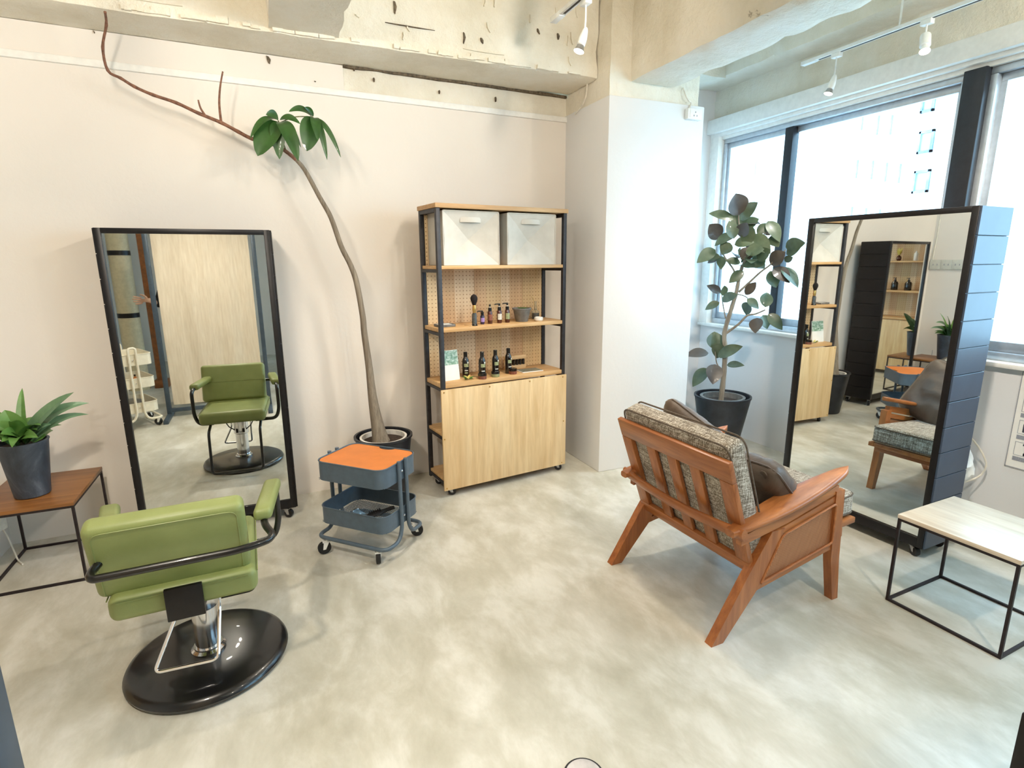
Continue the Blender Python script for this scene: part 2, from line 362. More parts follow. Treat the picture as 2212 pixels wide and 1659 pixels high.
def rough_box(x0, x1, y0, y1, z0, z1, step=.06, amp=.006, edge=.012, seed=0):
    mb = MB(); bm = mb.bm
    def face(o, u, v):
        nu = max(1, int(u.length/step)); nv = max(1, int(v.length/step))
        mb.grid(lambda a, b: o+u*a+v*b, nu, nv)
    X, Y, Z = Vector((x1-x0, 0, 0)), Vector((0, y1-y0, 0)), Vector((0, 0, z1-z0)); o = Vector((x0, y0, z0))
    face(o, X, Y); face(o, X, Z); face(o, Y, Z); face(o+Z, X, Y); face(o+Y, X, Z); face(o+X, Y, Z)
    bmesh.ops.remove_doubles(bm, verts=bm.verts[:], dist=1e-4)
    c = Vector(((x0+x1)/2, (y0+y1)/2, (z0+z1)/2))
    for v in bm.verts:
        n_on = sum((abs(v.co.x-x0) < 1e-4 or abs(v.co.x-x1) < 1e-4, abs(v.co.y-y0) < 1e-4 or abs(v.co.y-y1) < 1e-4, abs(v.co.z-z0) < 1e-4 or abs(v.co.z-z1) < 1e-4))
        q = v.co*9+Vector((seed, seed*2, 0)); d = noise.noise_vector(q)*amp
        if n_on >= 2:
            k = max(0, noise.noise(v.co*6+Vector((seed*3, 0, 0))))
            dirn = Vector(((1 if v.co.x < c.x else -1) if abs(v.co.x-x0) < 1e-4 or abs(v.co.x-x1) < 1e-4 else 0, (1 if v.co.y < c.y else -1) if abs(v.co.y-y0) < 1e-4 or abs(v.co.y-y1) < 1e-4 else 0, (1 if v.co.z < c.z else -1) if abs(v.co.z-z0) < 1e-4 or abs(v.co.z-z1) < 1e-4 else 0))
            d += dirn*edge*(.3+k*2)
        v.co += d
    return mb

# plant layout: leaf base xyz, tip xyz, width; stems as point lists
RUBBER= [(3.185, 3.195, 1.82, 3.104, 3.158, 1.964, 0.124), (3.213, 3.204, 1.789, 3.236, 3.075, 1.9, 0.083), (3.143, 3.198, 1.79, 2.996, 3.294, 1.834, 0.061), (3.257, 3.278, 1.768, 3.246, 3.328, 1.795, 0.042), (3.158, 3.342, 1.66, 3.058, 3.349, 1.762, 0.098), (3.214, 3.235, 1.692, 3.074, 3.295, 1.603, 0.083), (3.076, 3.289, 1.578, 2.932, 3.315, 1.482, 0.075), (3.108, 3.267, 1.529, 3.044, 3.398, 1.506, 0.048), (3.163, 3.35, 1.518, 3.133, 3.421, 1.48, 0.035), (3.177, 3.331, 1.53, 3.134, 3.276, 1.431, 0.056), (3.163, 3.234, 1.626, 3.126, 3.271, 1.541, 0.082), (3.249, 3.244, 1.687, 3.33, 3.216, 1.735, 0.084), (3.294, 3.232, 1.759, 3.305, 3.101, 1.752, 0.056), (3.324, 3.142, 1.689, 3.381, 3.096, 1.759, 0.056), (3.358, 3.085, 1.775, 3.369, 2.974, 1.624, 0.076), (3.277, 3.158, 1.672, 3.317, 2.998, 1.543, 0.097), (3.394, 3.146, 1.69, 3.46, 3.103, 1.731, 0.056), (3.382, 3.071, 1.669, 3.387, 2.993, 1.59, 0.069), (3.449, 2.989, 1.59, 3.443, 2.821, 1.614, 0.076), (3.453, 2.98, 1.543, 3.454, 2.866, 1.581, 0.069), (3.389, 3.055, 1.466, 3.429, 2.968, 1.555, 0.097), (3.449, 2.984, 1.49, 3.444, 2.913, 1.519, 0.042), (3.283, 3.082, 1.503, 3.304, 2.989, 1.572, 0.082), (3.32, 3.192, 1.613, 3.311, 3.069, 1.556, 0.07), (3.197, 3.141, 1.504, 3.241, 3.098, 1.586, 0.082), (3.217, 3.174, 1.48, 3.131, 3.238, 1.498, 0.048), (3.251, 3.183, 1.473, 3.281, 3.09, 1.449, 0.062), (3.362, 3.192, 1.466, 3.37, 3.087, 1.436, 0.084), (3.395, 3.027, 1.442, 3.425, 2.903, 1.337, 0.083), (3.444, 2.997, 1.448, 3.449, 2.849, 1.305, 0.076), (3.37, 3.039, 1.419, 3.424, 3.013, 1.3, 0.083), (3.241, 3.159, 1.419, 3.166, 3.219, 1.333, 0.062), (3.202, 3.329, 1.252, 3.068, 3.343, 1.312, 0.049), (3.116, 3.225, 1.203, 3.147, 3.104, 1.252, 0.061), (3.182, 3.318, 1.182, 3.109, 3.387, 1.122, 0.049), (3.142, 3.239, 1.239, 3.109, 3.204, 1.316, 0.048), (3.242, 3.125, 1.248, 3.271, 3.06, 1.341, 0.055), (3.237, 3.101, 1.219, 3.306, 3.048, 1.146, 0.055), (3.345, 3.186, 1.185, 3.376, 3.229, 1.082, 0.081), (3.411, 3.084, 1.152, 3.452, 3.119, 1.261, 0.077), (3.291, 3.042, 1.081, 3.25, 3.007, 0.973, 0.082), (3.43, 3.118, 1.091, 3.459, 3.092, 0.984, 0.071), (3.388, 3.034, 1.106, 3.452, 2.949, 0.993, 0.069), (3.162, 3.305, 0.819, 3.172, 3.338, 0.953, 0.112), (3.092, 3.3, 0.794, 2.925, 3.368, 0.773, 0.069), (3.158, 3.269, 0.765, 3.226, 3.092, 0.866, 0.07), (3.159, 3.254, 0.872, 3.185, 3.304, 0.744, 0.083), (3.197, 3.205, 0.706, 3.214, 3.049, 0.727, 0.042), (3.104, 3.233, 0.715, 3.048, 3.185, 0.571, 0.104), (3.147, 3.356, 0.657, 3.045, 3.399, 0.508, 0.085)]
TRUNK= [(3.199, 3.241, 0.416), (3.203, 3.237, 0.606), (3.202, 3.239, 0.806), (3.19, 3.25, 0.949), (3.215, 3.226, 1.13), (3.233, 3.207, 1.257), (3.243, 3.197, 1.381), (3.255, 3.186, 1.467)]
B1= [(3.198, 3.242, 0.949), (3.258, 3.182, 1.023), (3.297, 3.144, 1.089), (3.337, 3.104, 1.103), (3.384, 3.058, 1.136)]
B2= [(3.245, 3.195, 1.263), (3.299, 3.142, 1.344), (3.344, 3.098, 1.412), (3.388, 3.054, 1.466), (3.409, 3.033, 1.514)]
B3= [(3.237, 3.203, 1.332), (3.211, 3.229, 1.43), (3.165, 3.275, 1.517), (3.14, 3.299, 1.591)]
B4= [(3.255, 3.186, 1.467), (3.271, 3.169, 1.54), (3.257, 3.184, 1.649), (3.223, 3.217, 1.745), (3.215, 3.225, 1.823)]
B5= [(3.197, 3.243, 0.646), (3.163, 3.277, 0.71), (3.149, 3.29, 0.802)]
B6= [(3.19, 3.25, 1.065), (3.17, 3.27, 1.179), (3.162, 3.277, 1.243)]
B7= [(3.234, 3.207, 1.25), (3.28, 3.161, 1.233), (3.316, 3.125, 1.184)]
B8= [(3.388, 3.054, 1.466), (3.439, 3.003, 1.537), (3.453, 2.99, 1.573)]
B9= [(3.271, 3.169, 1.54), (3.315, 3.126, 1.623), (3.351, 3.091, 1.693)]
UMB= [(0.116, 3.42, 2.24, 0.003, 3.397, 2.051, 0.118), (0.119, 3.42, 2.237, 0.109, 3.412, 2.044, 0.075), (0.129, 3.42, 2.238, 0.199, 3.341, 2.029, 0.075), (0.115, 3.42, 2.249, -0.024, 3.386, 2.132, 0.036), (0.123, 3.42, 2.253, 0.062, 3.403, 2.259, 0.043), (0.13, 3.42, 2.251, 0.229, 3.415, 2.23, 0.036), (0.147, 3.42, 2.234, 0.222, 3.416, 2.112, 0.024), (0.304, 3.46, 2.287, 0.253, 3.447, 2.1, 0.107), (0.307, 3.46, 2.284, 0.312, 3.406, 2.151, 0.051), (0.31, 3.46, 2.284, 0.357, 3.448, 2.062, 0.036), (0.313, 3.46, 2.281, 0.433, 3.457, 2.081, 0.028), (0.298, 3.46, 2.289, 0.177, 3.421, 2.288, 0.036), (0.306, 3.46, 2.292, 0.26, 3.44, 2.322, 0.024)]
BROM= [(-1.148, 3.24, 0.715, -1.149, 3.34, 0.916, 0.04), (-1.133, 3.24, 0.732, -0.9, 3.164, 0.909, 0.055), (-1.11, 3.24, 0.745, -0.871, 3.246, 0.834, 0.055), (-1.049, 3.24, 0.753, -0.894, 3.295, 0.766, 0.045), (-1.176, 3.24, 0.738, -1.189, 3.222, 0.84, 0.099), (-1.142, 3.24, 0.734, -1.112, 3.338, 0.767, 0.074), (-1.171, 3.24, 0.737, -1.261, 3.236, 0.811, 0.069), (-1.168, 3.24, 0.714, -1.244, 3.188, 0.791, 0.074), (-1.168, 3.24, 0.698, -1.185, 3.12, 0.751, 0.064), (-1.169, 3.24, 0.675, -1.186, 3.12, 0.714, 0.055), (-1.165, 3.24, 0.682, -1.052, 3.12, 0.718, 0.055), (-1.097, 3.24, 0.696, -1.018, 3.19, 0.759, 0.045), (-1.061, 3.24, 0.755, -1.055, 3.318, 0.696, 0.064), (-1.054, 3.24, 0.722, -1.013, 3.306, 0.723, 0.03), (-1.182, 3.24, 0.754, -1.279, 3.24, 0.879, 0.055)]

# ================================================================ the room
CEIL = 3.15
MW = Matrix.Translation((-.2, 3.69, 0)) @ Matrix.Rotation(R(2.5), 4, 'Z')
struct(MB().box(-2.47, 3.8, -3.42, 4.12, -.12, 0).build('floor', 'floor_concrete'))
struct(MB().box(-2.47, 3.8, -3.42, 4.12, CEIL, CEIL+.12).build('ceiling', 'old_concrete'))
struct(MB().box(-1.6, 2.4, 0, .12, 0, 2.475, M=MW).build('wall_back', 'plaster'))
wu = struct(MB().box(-1.6, 2.4, .025, .14, 2.512, 2.70, M=MW).build('wall_back_upper', 'old_concrete'))
struct(MB().box(-1.6, 2.28, -.014, .12, 2.475, 2.512, bev=.006, M=MW).build('trim_1', 'trim_white'))
struct(MB().box(-1.6, .72, .012, .05, 2.512, 2.652, M=MW).build('trim_2', 'plaster'))
# open joint between the upper wall strip and the beam
jt = rough_box(.72, 2.28, .0, .06, 2.640, 2.662, .05, .004, .006, 3)
for v in jt.bm.verts: v.co = MW @ v.co
jt.build('joint', 'dark_gap', wu)
def wedge(x, z, w, h, y0, y1, mat, parent, M=None, lean=0, name='gouge'):
    k = MB().prism([(x, z+h), (x+w*.55, z+h*.92), (x+w, z+h*.55), (x+w*.7+lean, z), (x+w*.35+lean, z+h*.1), (x+w*.1, z+h*.5)], 'y', y0, y1)
    if M is not None:
        for v in k.bm.verts: v.co = M @ v.co
    return k.build(name, mat, parent, smooth=False)
for cxm, cz, w, h in ((.3, 2.605, .022, .040), (.9, 2.585, .008, .022), (.78, 2.632, .014, .018), (1.32, 2.565, .007, .02), (-.5, 2.637, .007, .012), (1.72, 2.56, .006, .03), (.55, 2.54, .01, .006)):
    wedge(cxm, cz, w, h, .004, .03, 'dark_gap', wu, MW)
bb = struct(rough_box(-1.6, 2.08, 3.385, 3.80, 2.655, CEIL, .05, .005, .010, 1).build('beam_back', 'old_concrete'))
# pock marks and drips of old render left on the beam face
random.seed(21)
for k in range(34):
    x = random.uniform(-1.1, 2.0); z = random.uniform(2.70, 3.02); w = random.uniform(.006, .022); h = random.uniform(.015, .07)
    if .08 < x < .48: continue
    if k % 4 == 3: w, h = random.uniform(.10, .30), .004
    wedge(x, z, w, h, 3.374, 3.392, 'dark_gap' if k % 3 == 0 else 'old_concrete', bb, None, random.uniform(-.012, .012), 'scar')
for k in range(46):   # broken lower arris of the beam
    x = random.uniform(-1.3, 2.0); w = random.uniform(.03, .12)
    rough_box(x, x+w, 3.372, 3.40, 2.662, 2.662+random.uniform(.012, .034), .015, .006, .004, k*1.7).build('chip', 'old_concrete', bb)
struct(rough_box(.11, .465, -3.3, 3.40, 2.675, CEIL, .08, .004, .010, 2).build('beam_cross', 'old_concrete'))
struct(rough_box(2.235, 2.585, -3.3, 3.26, 2.615, CEIL, .05, .006, .016, 5).build('beam_main', 'old_concrete'))
struct(MB().box(2.07, 2.834, 3.225, 4.05, 0, 2.522, bev=.006).build('wall_pillar', 'plaster_white'))
pu = struct(rough_box(2.082, 2.80, 3.245, 4.05, 2.50, CEIL, .06, .004, .006, 6).build('wall_pillar_upper', 'old_concrete'))
struct(MB().box(2.8, 3.8, 4.0, 4.12, 0, CEIL).build('wall_nook', 'plaster_white'))
struct(MB().box(-2.47, -1.43, 3.06, 3.75, 0, CEIL).build('wall_left', 'plaster'))
struct(MB().box(-2.47, -2.35, -3.3, 3.06, 0, CEIL).build('wall_far_left', 'plaster'))
struct(MB().box(-2.47, 3.8, -3.42, -3.3, 0, CEIL).build('wall_front', 'plaster'))
# window wall: X = 3.63
struct(MB().box(3.63, 3.80, -3.3, 4.05, 0, .93).build('wall_window', 'plaster_white'))
struct(MB().box(3.585, 3.78, -3.3, 4.0, .922, .948, bev=.004).build('trim_sill', 'trim_white'))
struct(MB().box(3.555, 3.80, -3.3, 4.0, 2.548, 2.658, bev=.004).build('trim_header', 'trim_white'))
hs = MB(); hs.box(3.60, 3.80, -3.3, 4.0, 2.525, 2.55, bev=.003); hs.box(3.635, 3.80, -3.3, 4.0, 2.50, 2.53, bev=.003)
struct(hs.build('trim_header_step', 'trim_white'))
struct(rough_box(3.63, 3.82, -3.3, 4.05, 2.65, 2.93, .06, .012, .01, 8).build('wall_window_upper', 'old_concrete'))
struct(rough_box(3.40, 3.82, -3.3, 4.05, 2.895, CEIL, .06, .012, .02, 9).build('beam_window', 'old_concrete'))
struct(rough_box(2.78, 3.42, 3.66, 4.05, 2.88, CEIL, .06, .006, .012, 12).build('beam_nook', 'old_concrete'))
jb = MB(); jb.box(3.60, 3.80, 3.90, 4.0, .94, 2.53, bev=.004); struct(jb.build('trim_jamb', 'trim_white'))
def window(n, y0, y1, splits, sash_dark):
    w = bpy.data.objects.new('window_%d' % n, None); COL.objects.link(w); w['kind'] = 'structure'; w.location = (3.69, (y0+y1)/2, .948)
    Y0, Y1 = y0-(y0+y1)/2, y1-(y0+y1)/2; H = 2.50-.948
    MB().box(-.03, .05, Y0, Y1, 0, .045, bev=.004).build('bottom_rail', 'aluminium', w)
    MB().box(-.03, .05, Y0, Y1, H-.035, H, bev=.004).build('top_rail', 'aluminium', w)
    MB().box(-.03, .05, Y0, Y0+.035, .045, H-.035, bev=.004).build('frame_stile', 'aluminium', w)
    MB().box(-.03, .05, Y1-.035, Y1, .045, H-.035, bev=.004).build('frame_stile', 'aluminium', w)
    ed = [Y0+.035]+[s-(y0+y1)/2 for s in splits]+[Y1-.035]
    for i, (a, b) in enumerate(zip(ed, ed[1:])):
        xo = .0 if i % 2 else .022
        m_ = MB(); m_.box(xo-.01, xo+.012, a, b, .045, .10, bev=.003); m_.box(xo-.01, xo+.012, a, b, H-.075, H-.035, bev=.003)
        m_.build('sash_rail', 'aluminium', w)
        m_ = MB(); m_.box(xo-.01, xo+.012, a, a+.03, .10, H-.075); m_.box(xo-.01, xo+.012, b-.03, b, .10, H-.075); m_.build('sash_stile', 'aluminium', w)
        MB().box(xo-.001, xo+.003, a+.028, b-.028, .098, H-.073).build('pane', 'window_glass', w, smooth=False)
    for s in splits:
        c = s-(y0+y1)/2; MB().box(-.035, .03, c-.036, c+.036, .045, H-.035, bev=.004).build('meeting_stile', 'dark_frame', w)
    return w
window(1, 2.07, 3.90, [3.235], True)
window(2, .12, 1.965, [], True)
window(3, -2.0, .02, [-1.0], True)
for i, y in enumerate((1.962, .015)):
    struct(MB().box(3.615, 3.76, y, y+.112, .948, 2.505, bev=.005).build('trim_post', 'dark_frame'))
struct(MB().box(3.63, 3.80, -3.3, -2.0, .93, 2.66).build('wall_window_end', 'plaster_white'))

# ================================================================ outside, seen through the glass
GZ = -9.0
o = MB().box(3.9, 60, -40, 60, GZ-.2, GZ).build('street', 'ground'); struct(o)
fb = thing('apartment_building', 'white apartment block with small blue windows beyond the tall panes', 'building', (11.5, 9.0, GZ))
fx = 11.0-11.5
MB().box(fx, fx+6, 6.1-9, 26-9, 0, 24).build('wall', 'facade', fb)
for (a, b, c, d) in ((6.62, 6.87, 3.35, 3.73), (6.59, 6.86, 2.67, 3.06), (6.69, 6.91, 4.04, 4.46), (6.6, 6.87, 1.98, 2.37)):
    f = MB(); 
    for q in ((a, b, c, c+.04), (a, b, d-.04, d), (a, a+.035, c, d), (b-.035, b, c, d)): f.box(fx-.05, fx+.02, q[0]-9, q[1]-9, q[2]-GZ, q[3]-GZ)
    fo = f.build('window', 'window_blue', fb); MB().box(fx-.02, fx-.012, a-9, b-9, c-GZ, d-GZ).build('pane', 'facade_blue', fo)
slit = MB().box(fx-.03, fx+.02, -.012, .012, 0, .34).build('slot_window', 'window_blue', fb)
sl = [(8.01, 3.99), (7.68, 3.84), (7.42, 3.79), (8.0, 3.09), (7.68, 3.03), (7.4, 2.95), (7.14, 2.89), (8.0, 2.2), (7.7, 2.15), (7.42, 2.1)]
slit.location = (0, sl[0][0]-9, sl[0][1]-GZ)
for y, z in sl[1:]: share(slit, 'slot_window', (0, y-9, z-GZ), parent=fb)
MB().box(fx-.04, fx+.02, 10.6-9, 11.12-9, 3.48-GZ, 3.99-GZ).build('window', 'facade_blue', fb)
ob = thing('office_building', 'tall office block banded with blue windows at the right edge', 'building', (26.3, 8.0, GZ))
MB().box(0, 8, -8, 4.6, 0, 22).build('wall', 'facade_slab', ob)
bandm = MB().box(-.12, .05, -7.9, 4.5, 0, .20).build('window_band', 'band_blue', ob); bandm.location = (0, 0, .3)
for k in range(1, 34): share(bandm, 'window_band', (0, 0, .3+k*.40), parent=ob)
hb = thing('low_house', 'low gabled house with grey roof below the right window', 'building', (12.2, 3.4, GZ))
MB().box(0, 4, -2.2, 1.25, 0, 8.6).build('wall', 'roof_grey', hb)
MB().prism([(-2.6, 8.2), (1.35, 9.77), (1.6, 9.6), (-2.6, 7.9)], 'x', -.3, 4.4).build('roof', 'facade_slab', hb)
for y in (.55, .95): MB().box(-.06, .02, y, y+.12, 7.3, 7.55).build('vent', 'window_blue', hb)

# ================================================================ mirrors on casters
def caster(parent, x, y, r=.026, top=.062, rot=0, fork='steel'):
    f = MB(); f.lathe([(.008, top-.012), (.012, top)], (x, y, 0), 12)
    dx, dy = math.cos(rot), math.sin(rot)
    M = Matrix.Translation((x, y, 0)) @ Matrix.Rotation(rot, 4, 'Z')
    f.box(-.012, .026, -.015, .015, top-.016, top-.011, M=M)
    f.prism([(-.008, top-.012), (.02, top-.012), (.026, r-.006), (.012, r-.006)], 'y', -.015, -.0125, M=M)
    f.prism([(-.008, top-.012), (.02, top-.012), (.026, r-.006), (.012, r-.006)], 'y', .0125, .015, M=M)
    fo = f.build('caster', fork, parent)
    w = MB().lathe([(r*.55, -.011), (r*.95, -.0115), (r, -.008), (r, .008), (r*.95, .0115), (r*.55, .011)], (0, 0, 0), 20, M=M @ Matrix.Translation((.018, 0, r)) @ Matrix.Rotation(R(90), 4, 'X'))
    w.build('wheel', 'rubber', fo)
    return fo
def mirror_stand(label, x, y, yaw, w, d, z0, z1, side_mat, tilt=0):
    t = thing('mirror_stand', label, 'mirror', (x, y, 0), yaw, 'rolling mirror stands')
    fr = .030; b = .026
    MB().box(0, fr, 0, d, z0, z1, bev=.002).build('front_stile', 'black_metal', t)
    MB().box(w-fr, w, 0, d, z0, z1, bev=.002).build('front_stile', 'black_metal', t)
    MB().box(fr, w-fr, 0, d, z1-b, z1, bev=.002).build('top_rail', 'black_metal', t)
    MB().box(fr, w-fr, 0, d, z0, z0+.052, bev=.002).build('bottom_rail', 'black_metal', t)
    g = MB().box(fr, w-fr, .012, .018, z0+.052, z1-b)
    go = g.build('mirror_glass', 'mirror', t, smooth=False)
    MB().box(fr, w-fr, .02, .03, z0+.052, z1-b).build('backing', 'black_metal', t)
    n = 13; h = (z1-z0)/n
    for sx in (0, 1):
        for k in range(n):
            xx = (-.005, .001) if sx == 0 else (w-.001, w+.008)
            MB().box(xx[0], xx[1], .004, d, z0+k*h+.0018, z0+(k+1)*h-.0018, bev=.0012, seg=1).build('side_plank', side_mat, t)
    MB().box(fr, w-fr, d-.012, d, z0+.03, z1-.03).build('back_panel', 'black_metal', t)
    for cxx, cyy, rr_ in ((.05, .04, .4), (w-.06, .04, -.5), (.05, d-.04, 2.2), (w-.06, d-.04, .2)): caster(t, cxx, cyy, rot=rr_, top=z0)
    return t
mirror_stand('tall black framed mirror facing the green salon chair', -.766, 3.357, R(-1.0), .79, .28, .068, 1.675, 'black_metal')
mirror_stand('tall black framed mirror with blue sky sheen in its plank colour by the window', 2.868, 2.343, R(-87), .825, .28, .06, 1.73, 'sky_sheen_board')

# ================================================================ green salon chair
t = thing('salon_chair', 'green leather salon chair on round black base with chrome pedestal', 'chair', (-.345, 2.18, 0), R(1.9))
MB().lathe([(.262, 0), (.278, .006), (.282, .018), (.276, .030), (.258, .040), (.10, .048), (.0005, .048)], n=64).build('base', 'black_plastic', t)
MB().lathe([(.058, .046), (.060, .058), (.050, .066), (.050, .072)], n=32).build('flange', 'chrome', t)
MB().lathe([(.043, .066), (.043, .24)], n=32).build('pedestal', 'chrome', t)
MB().lathe([(.050, .235), (.052, .24), (.052, .345), (.048, .35)], n=32).build('sleeve', 'chrome', t)
MB().box(-.11, .11, -.10, .12, .348, .376, bev=.006).build('seat_bracket', 'black_metal', t)
MB().tube(fillet([(-.07, -.055, .345), (-.072, -.065, .27), (-.152, -.165, .115), (.046, -.172, .108), (.062, -.07, .26), (.066, -.055, .345)], .025, 6), .0065, 10).build('pump_lever', 'chrome', t)
SO = -.014; BO = -.036
MB().box(SO-.218, SO+.218, -.245, .25, .376, .466, bev=.030, seg=5).build('seat', 'green_leather', t)
sm = MB(); sm.tube([(SO-.19, -.2465, .450), (SO+.19, -.2465, .450)], .0022, 6); sm.tube([(SO+.2195, -.22, .450), (SO+.2195, .23, .450)], .0022, 6); sm.tube([(SO-.2195, -.22, .450), (SO-.2195, .23, .450)], .0022, 6)
sm.build('piping', 'green_leather', t)
MB_ = Matrix.Translation((BO, -.162, .455)) @ Matrix.Rotation(R(15), 4, 'X')
bk = MB().box(-.224, .224, -.040, .040, .0, .285, bev=.026, seg=5, M=MB_).build('backrest', 'green_leather', t)
sm = MB(); pts = [MB_ @ Vector(p) for p in ((-.200, -.0405, .018), (-.200, -.0405, .266), (.200, -.0405, .266), (.200, -.0405, .018))]
sm.tube(fillet(pts, .03), .0018, 6); sm.tube([MB_ @ Vector((-.222, .041, .15)), MB_ @ Vector((.222, .041, .15))], .0016, 6); sm.build('seam', 'green_leather', bk)
MB().box(SO-.058, SO+.052, -.264, -.249, .352, .468, bev=.003).box(SO-.055, SO+.05, -.255, -.10, .360, .374).build('back_bracket', 'black_metal', t)
for s in (1, -1):
    AO = .014; by = -.300
    def axs(y): return AO+s*(.250+.15*(y+.03))
    path = [(BO, by, .575), (BO+s*.205, by, .575), (AO+s*.262, -.270, .580), (axs(-.19), -.195, .606), (axs(-.12), -.12, .622), (axs(.14), .14, .622), (axs(.17), .175, .60), (axs(.17), .175, .44), (axs(.15)-s*.02, .17, .372), (SO+s*.14, .15, .366)]
    MB().tube(fillet(path, .045, 6), .0125, 12).build('arm_tube', 'black_plastic', t)
    ap = MB().box(-.031, .031, -.19, .12, .626, .668, bev=.016, seg=4)
    for v in ap.bm.verts:
        v.co.x += axs(v.co.y)
        if v.co.y > .06: v.co.z -= (v.co.y-.06)*.30
        if v.co.y < -.10: v.co.z -= (-.10-v.co.y)*.16
    ap.build('arm_pad', 'green_leather', t)
fp = [(-.165, .20, .37), (-.165, .315, .34), (-.165, .355, .05), (.165, .355, .05), (.165, .315, .34), (.165, .20, .37)]
MB().tube(fillet(fp, .03, 6), .0095, 10).build('footrest', 'black_plastic', t)
MB().box(-.03, .03, -.03, .05, .25, .28).tube([(-.10, .03, .345), (-.075, .04, .30), (-.035, .03, .265)], .004, 8).tube([(.10, .03, .345), (.075, .04, .30), (.035, .03, .265)], .004, 8).build('pump_collar', 'black_metal', t)

# ================================================================ utility carts
def rr_loop(w, d, r, n=7):
    pts = []
    for (cx_, cy_, a0) in ((w/2-r, d/2-r, 0), (-w/2+r, d/2-r, 90), (-w/2+r, -d/2+r, 180), (w/2-r, -d/2+r, 270)):
        for k in range(n+1):
            a = R(a0+90*k/n); pts.append((cx_+r*math.cos(a), cy_+r*math.sin(a)))
    return pts
def tray(parent, w, d, z0, z1, mat, name='tray'):
    mb = MB(); o_ = rr_loop(w, d, .055); i_ = rr_loop(w-.006, d-.006, .052); n = len(o_)
    A = [mb.bm.verts.new((x, y, z0)) for x, y in o_]; B = [mb.bm.verts.new((x, y, z1)) for x, y in o_]; Cc = [mb.bm.verts.new((x, y, z1)) for x, y in i_]; D = [mb.bm.verts.new((x, y, z0+.003)) for x, y in i_]
    for k in range(n):
        j = (k+1) % n
        for P, Q in ((A, B), (B, Cc), (Cc, D)): mb.bm.faces.new((P[k], P[j], Q[j], Q[k]))
    to = mb.build(name, mat, parent)
    rim = MB().tube([(x, y, z1) for x, y in o_], .0035, 8, closed=True).build('rim', mat, to)
    g = MB(); st = .011
    x = -w/2+.02
    while x < w/2-.015: g.box(x-.0014, x+.0014, -d/2+.006, d/2-.006, z0, z0+.002); x += st
    y = -d/2+.02
    while y < d/2-.015: g.box(-w/2+.006, w/2-.006, y-.0014, y+.0014, z0+.001, z0+.003); y += st
    go = g.build('mesh_floor', 'wire_mesh' if mat == 'cart_blue' else mat, to, smooth=False); go['kind'] = 'stuff'
    return to
def cart(name, label, loc, yaw, mat, trays, w, d, ztop, group, handles=False):
    t = thing(name, label, 'cart', loc, yaw, group)
    for (a, b) in trays: tray(t, w, d, a, b, mat)
    for s in (1, -1):     # two bent tube frames, front and back
        yv = s*.030; x1 = w/2+.010; zt = ztop
        p = [(-x1, yv, zt), (-x1, yv, .15), (-x1, s*.06, .09), (-x1, s*(d/2+.012), .088), (x1, s*(d/2+.012), .088), (x1, s*.06, .09), (x1, yv, .15), (x1, yv, zt)]
        if handles: p = [(-x1+.0, -yv, zt)]+p[0:1]+p[1:]
        MB().tube(fillet(p, .055, 7), .0105, 12).build('tube_frame', mat, t)
    for s in (1, -1):
        if handles:
            MB().tube(fillet([(s*(w/2+.01), .03, ztop-.02), (s*(w/2+.01), .03, ztop+.06), (s*(w/2+.01), -.03, ztop+.06), (s*(w/2+.01), -.03, ztop-.02)], .025, 6), .0105, 12).build('handle', mat, t)
        for (a, b) in trays: MB().lathe([(.006, 0), (.006, .004), (.003, .006)], n=10, M=Matrix.Translation((s*(w/2+.004), 0, (a+b)/2)) @ Matrix.Rotation(R(90)*s, 4, 'Y')).build('screw', 'chrome', t)
    k = 0
    for sx in (1, -1):
        for sy in (1, -1):
            caster(t, sx*(w/2-.05), sy*(d/2+.005), r=.034, top=.082, rot=(.6, 2.2, -1.0, -2.3)[k], fork='white_plastic'); k += 1
    return t
CART = (.385, 2.835, 0); CY = R(-46)
ct = cart('utility_cart', 'two tier slate blue utility cart with orange top board by tall plant', CART, CY, 'cart_blue', ((.405, .505), (.165, .255)), .42, .32, .515, 'metal utility carts')
lp = [(x, y) for x, y in rr_loop(.408, .308, .05)]
ld = MB()
notch = []
pl = []
for x, y in lp: pl.append((x, y))
# board with a finger notch in its back edge
top = [p for p in pl if p[1] > .10]; 
edge = []
for i, p in enumerate(pl):
    edge.append(p)
    if p[1] > .1539 and p[0] > 0 and pl[(i+1) % len(pl)][0] < 0:
        for a in range(0, 181, 20): edge.append((.05*math.cos(R(a))+.02, .154-.026*math.sin(R(a))))
ld.prism(edge, 'z', .496, .504); ld.build('top_board', 'orange_board', ct, smooth=False)
# things lying in the lower tray
def on_cart(x, y, z):
    v = Matrix.Rotation(CY, 4, 'Z') @ Vector((x, y, 0)); return (CART[0]+v.x, CART[1]+v.y, z)
hc = thing('hair_clip', 'clear blue plastic hair clip in the lower cart tray', 'hair clip', on_cart(-.06, -.05, .169), .6)
for s in (1, -1): MB().grid(lambda u, v, s=s: ((u-.5)*.08, s*(.004+.03*math.sin(math.pi*v*.9)), .002+.045*(1-v)*math.sin(math.pi*(.15+u*.7))), 8, 6).build('jaw', 'clip', hc)
MB().tube([(-.02, 0, .04), (.02, 0, .04)], .006).build('hinge', 'steel', hc)
hb_ = thing('hair_brush', 'dark green hair brush lying in the lower cart tray', 'brush', on_cart(.04, .03, .169), .35)
hd = MB().grid(lambda u, v: ((u-.5)*.17, (.012+.014*math.sin(math.pi*min(1, u*1.5)))*math.cos(2*math.pi*v), .012+.010*math.sin(2*math.pi*v)), 14, 10).build('handle', 'rubber', hb_)
br = MB()
for i in range(6):
    for j in range(3): br.tube([(-.06+i*.012, -.008+j*.008, .018), (-.06+i*.012, -.008+j*.008, .034)], .0016, 5)
br.build('bristles', 'rubber', hb_)

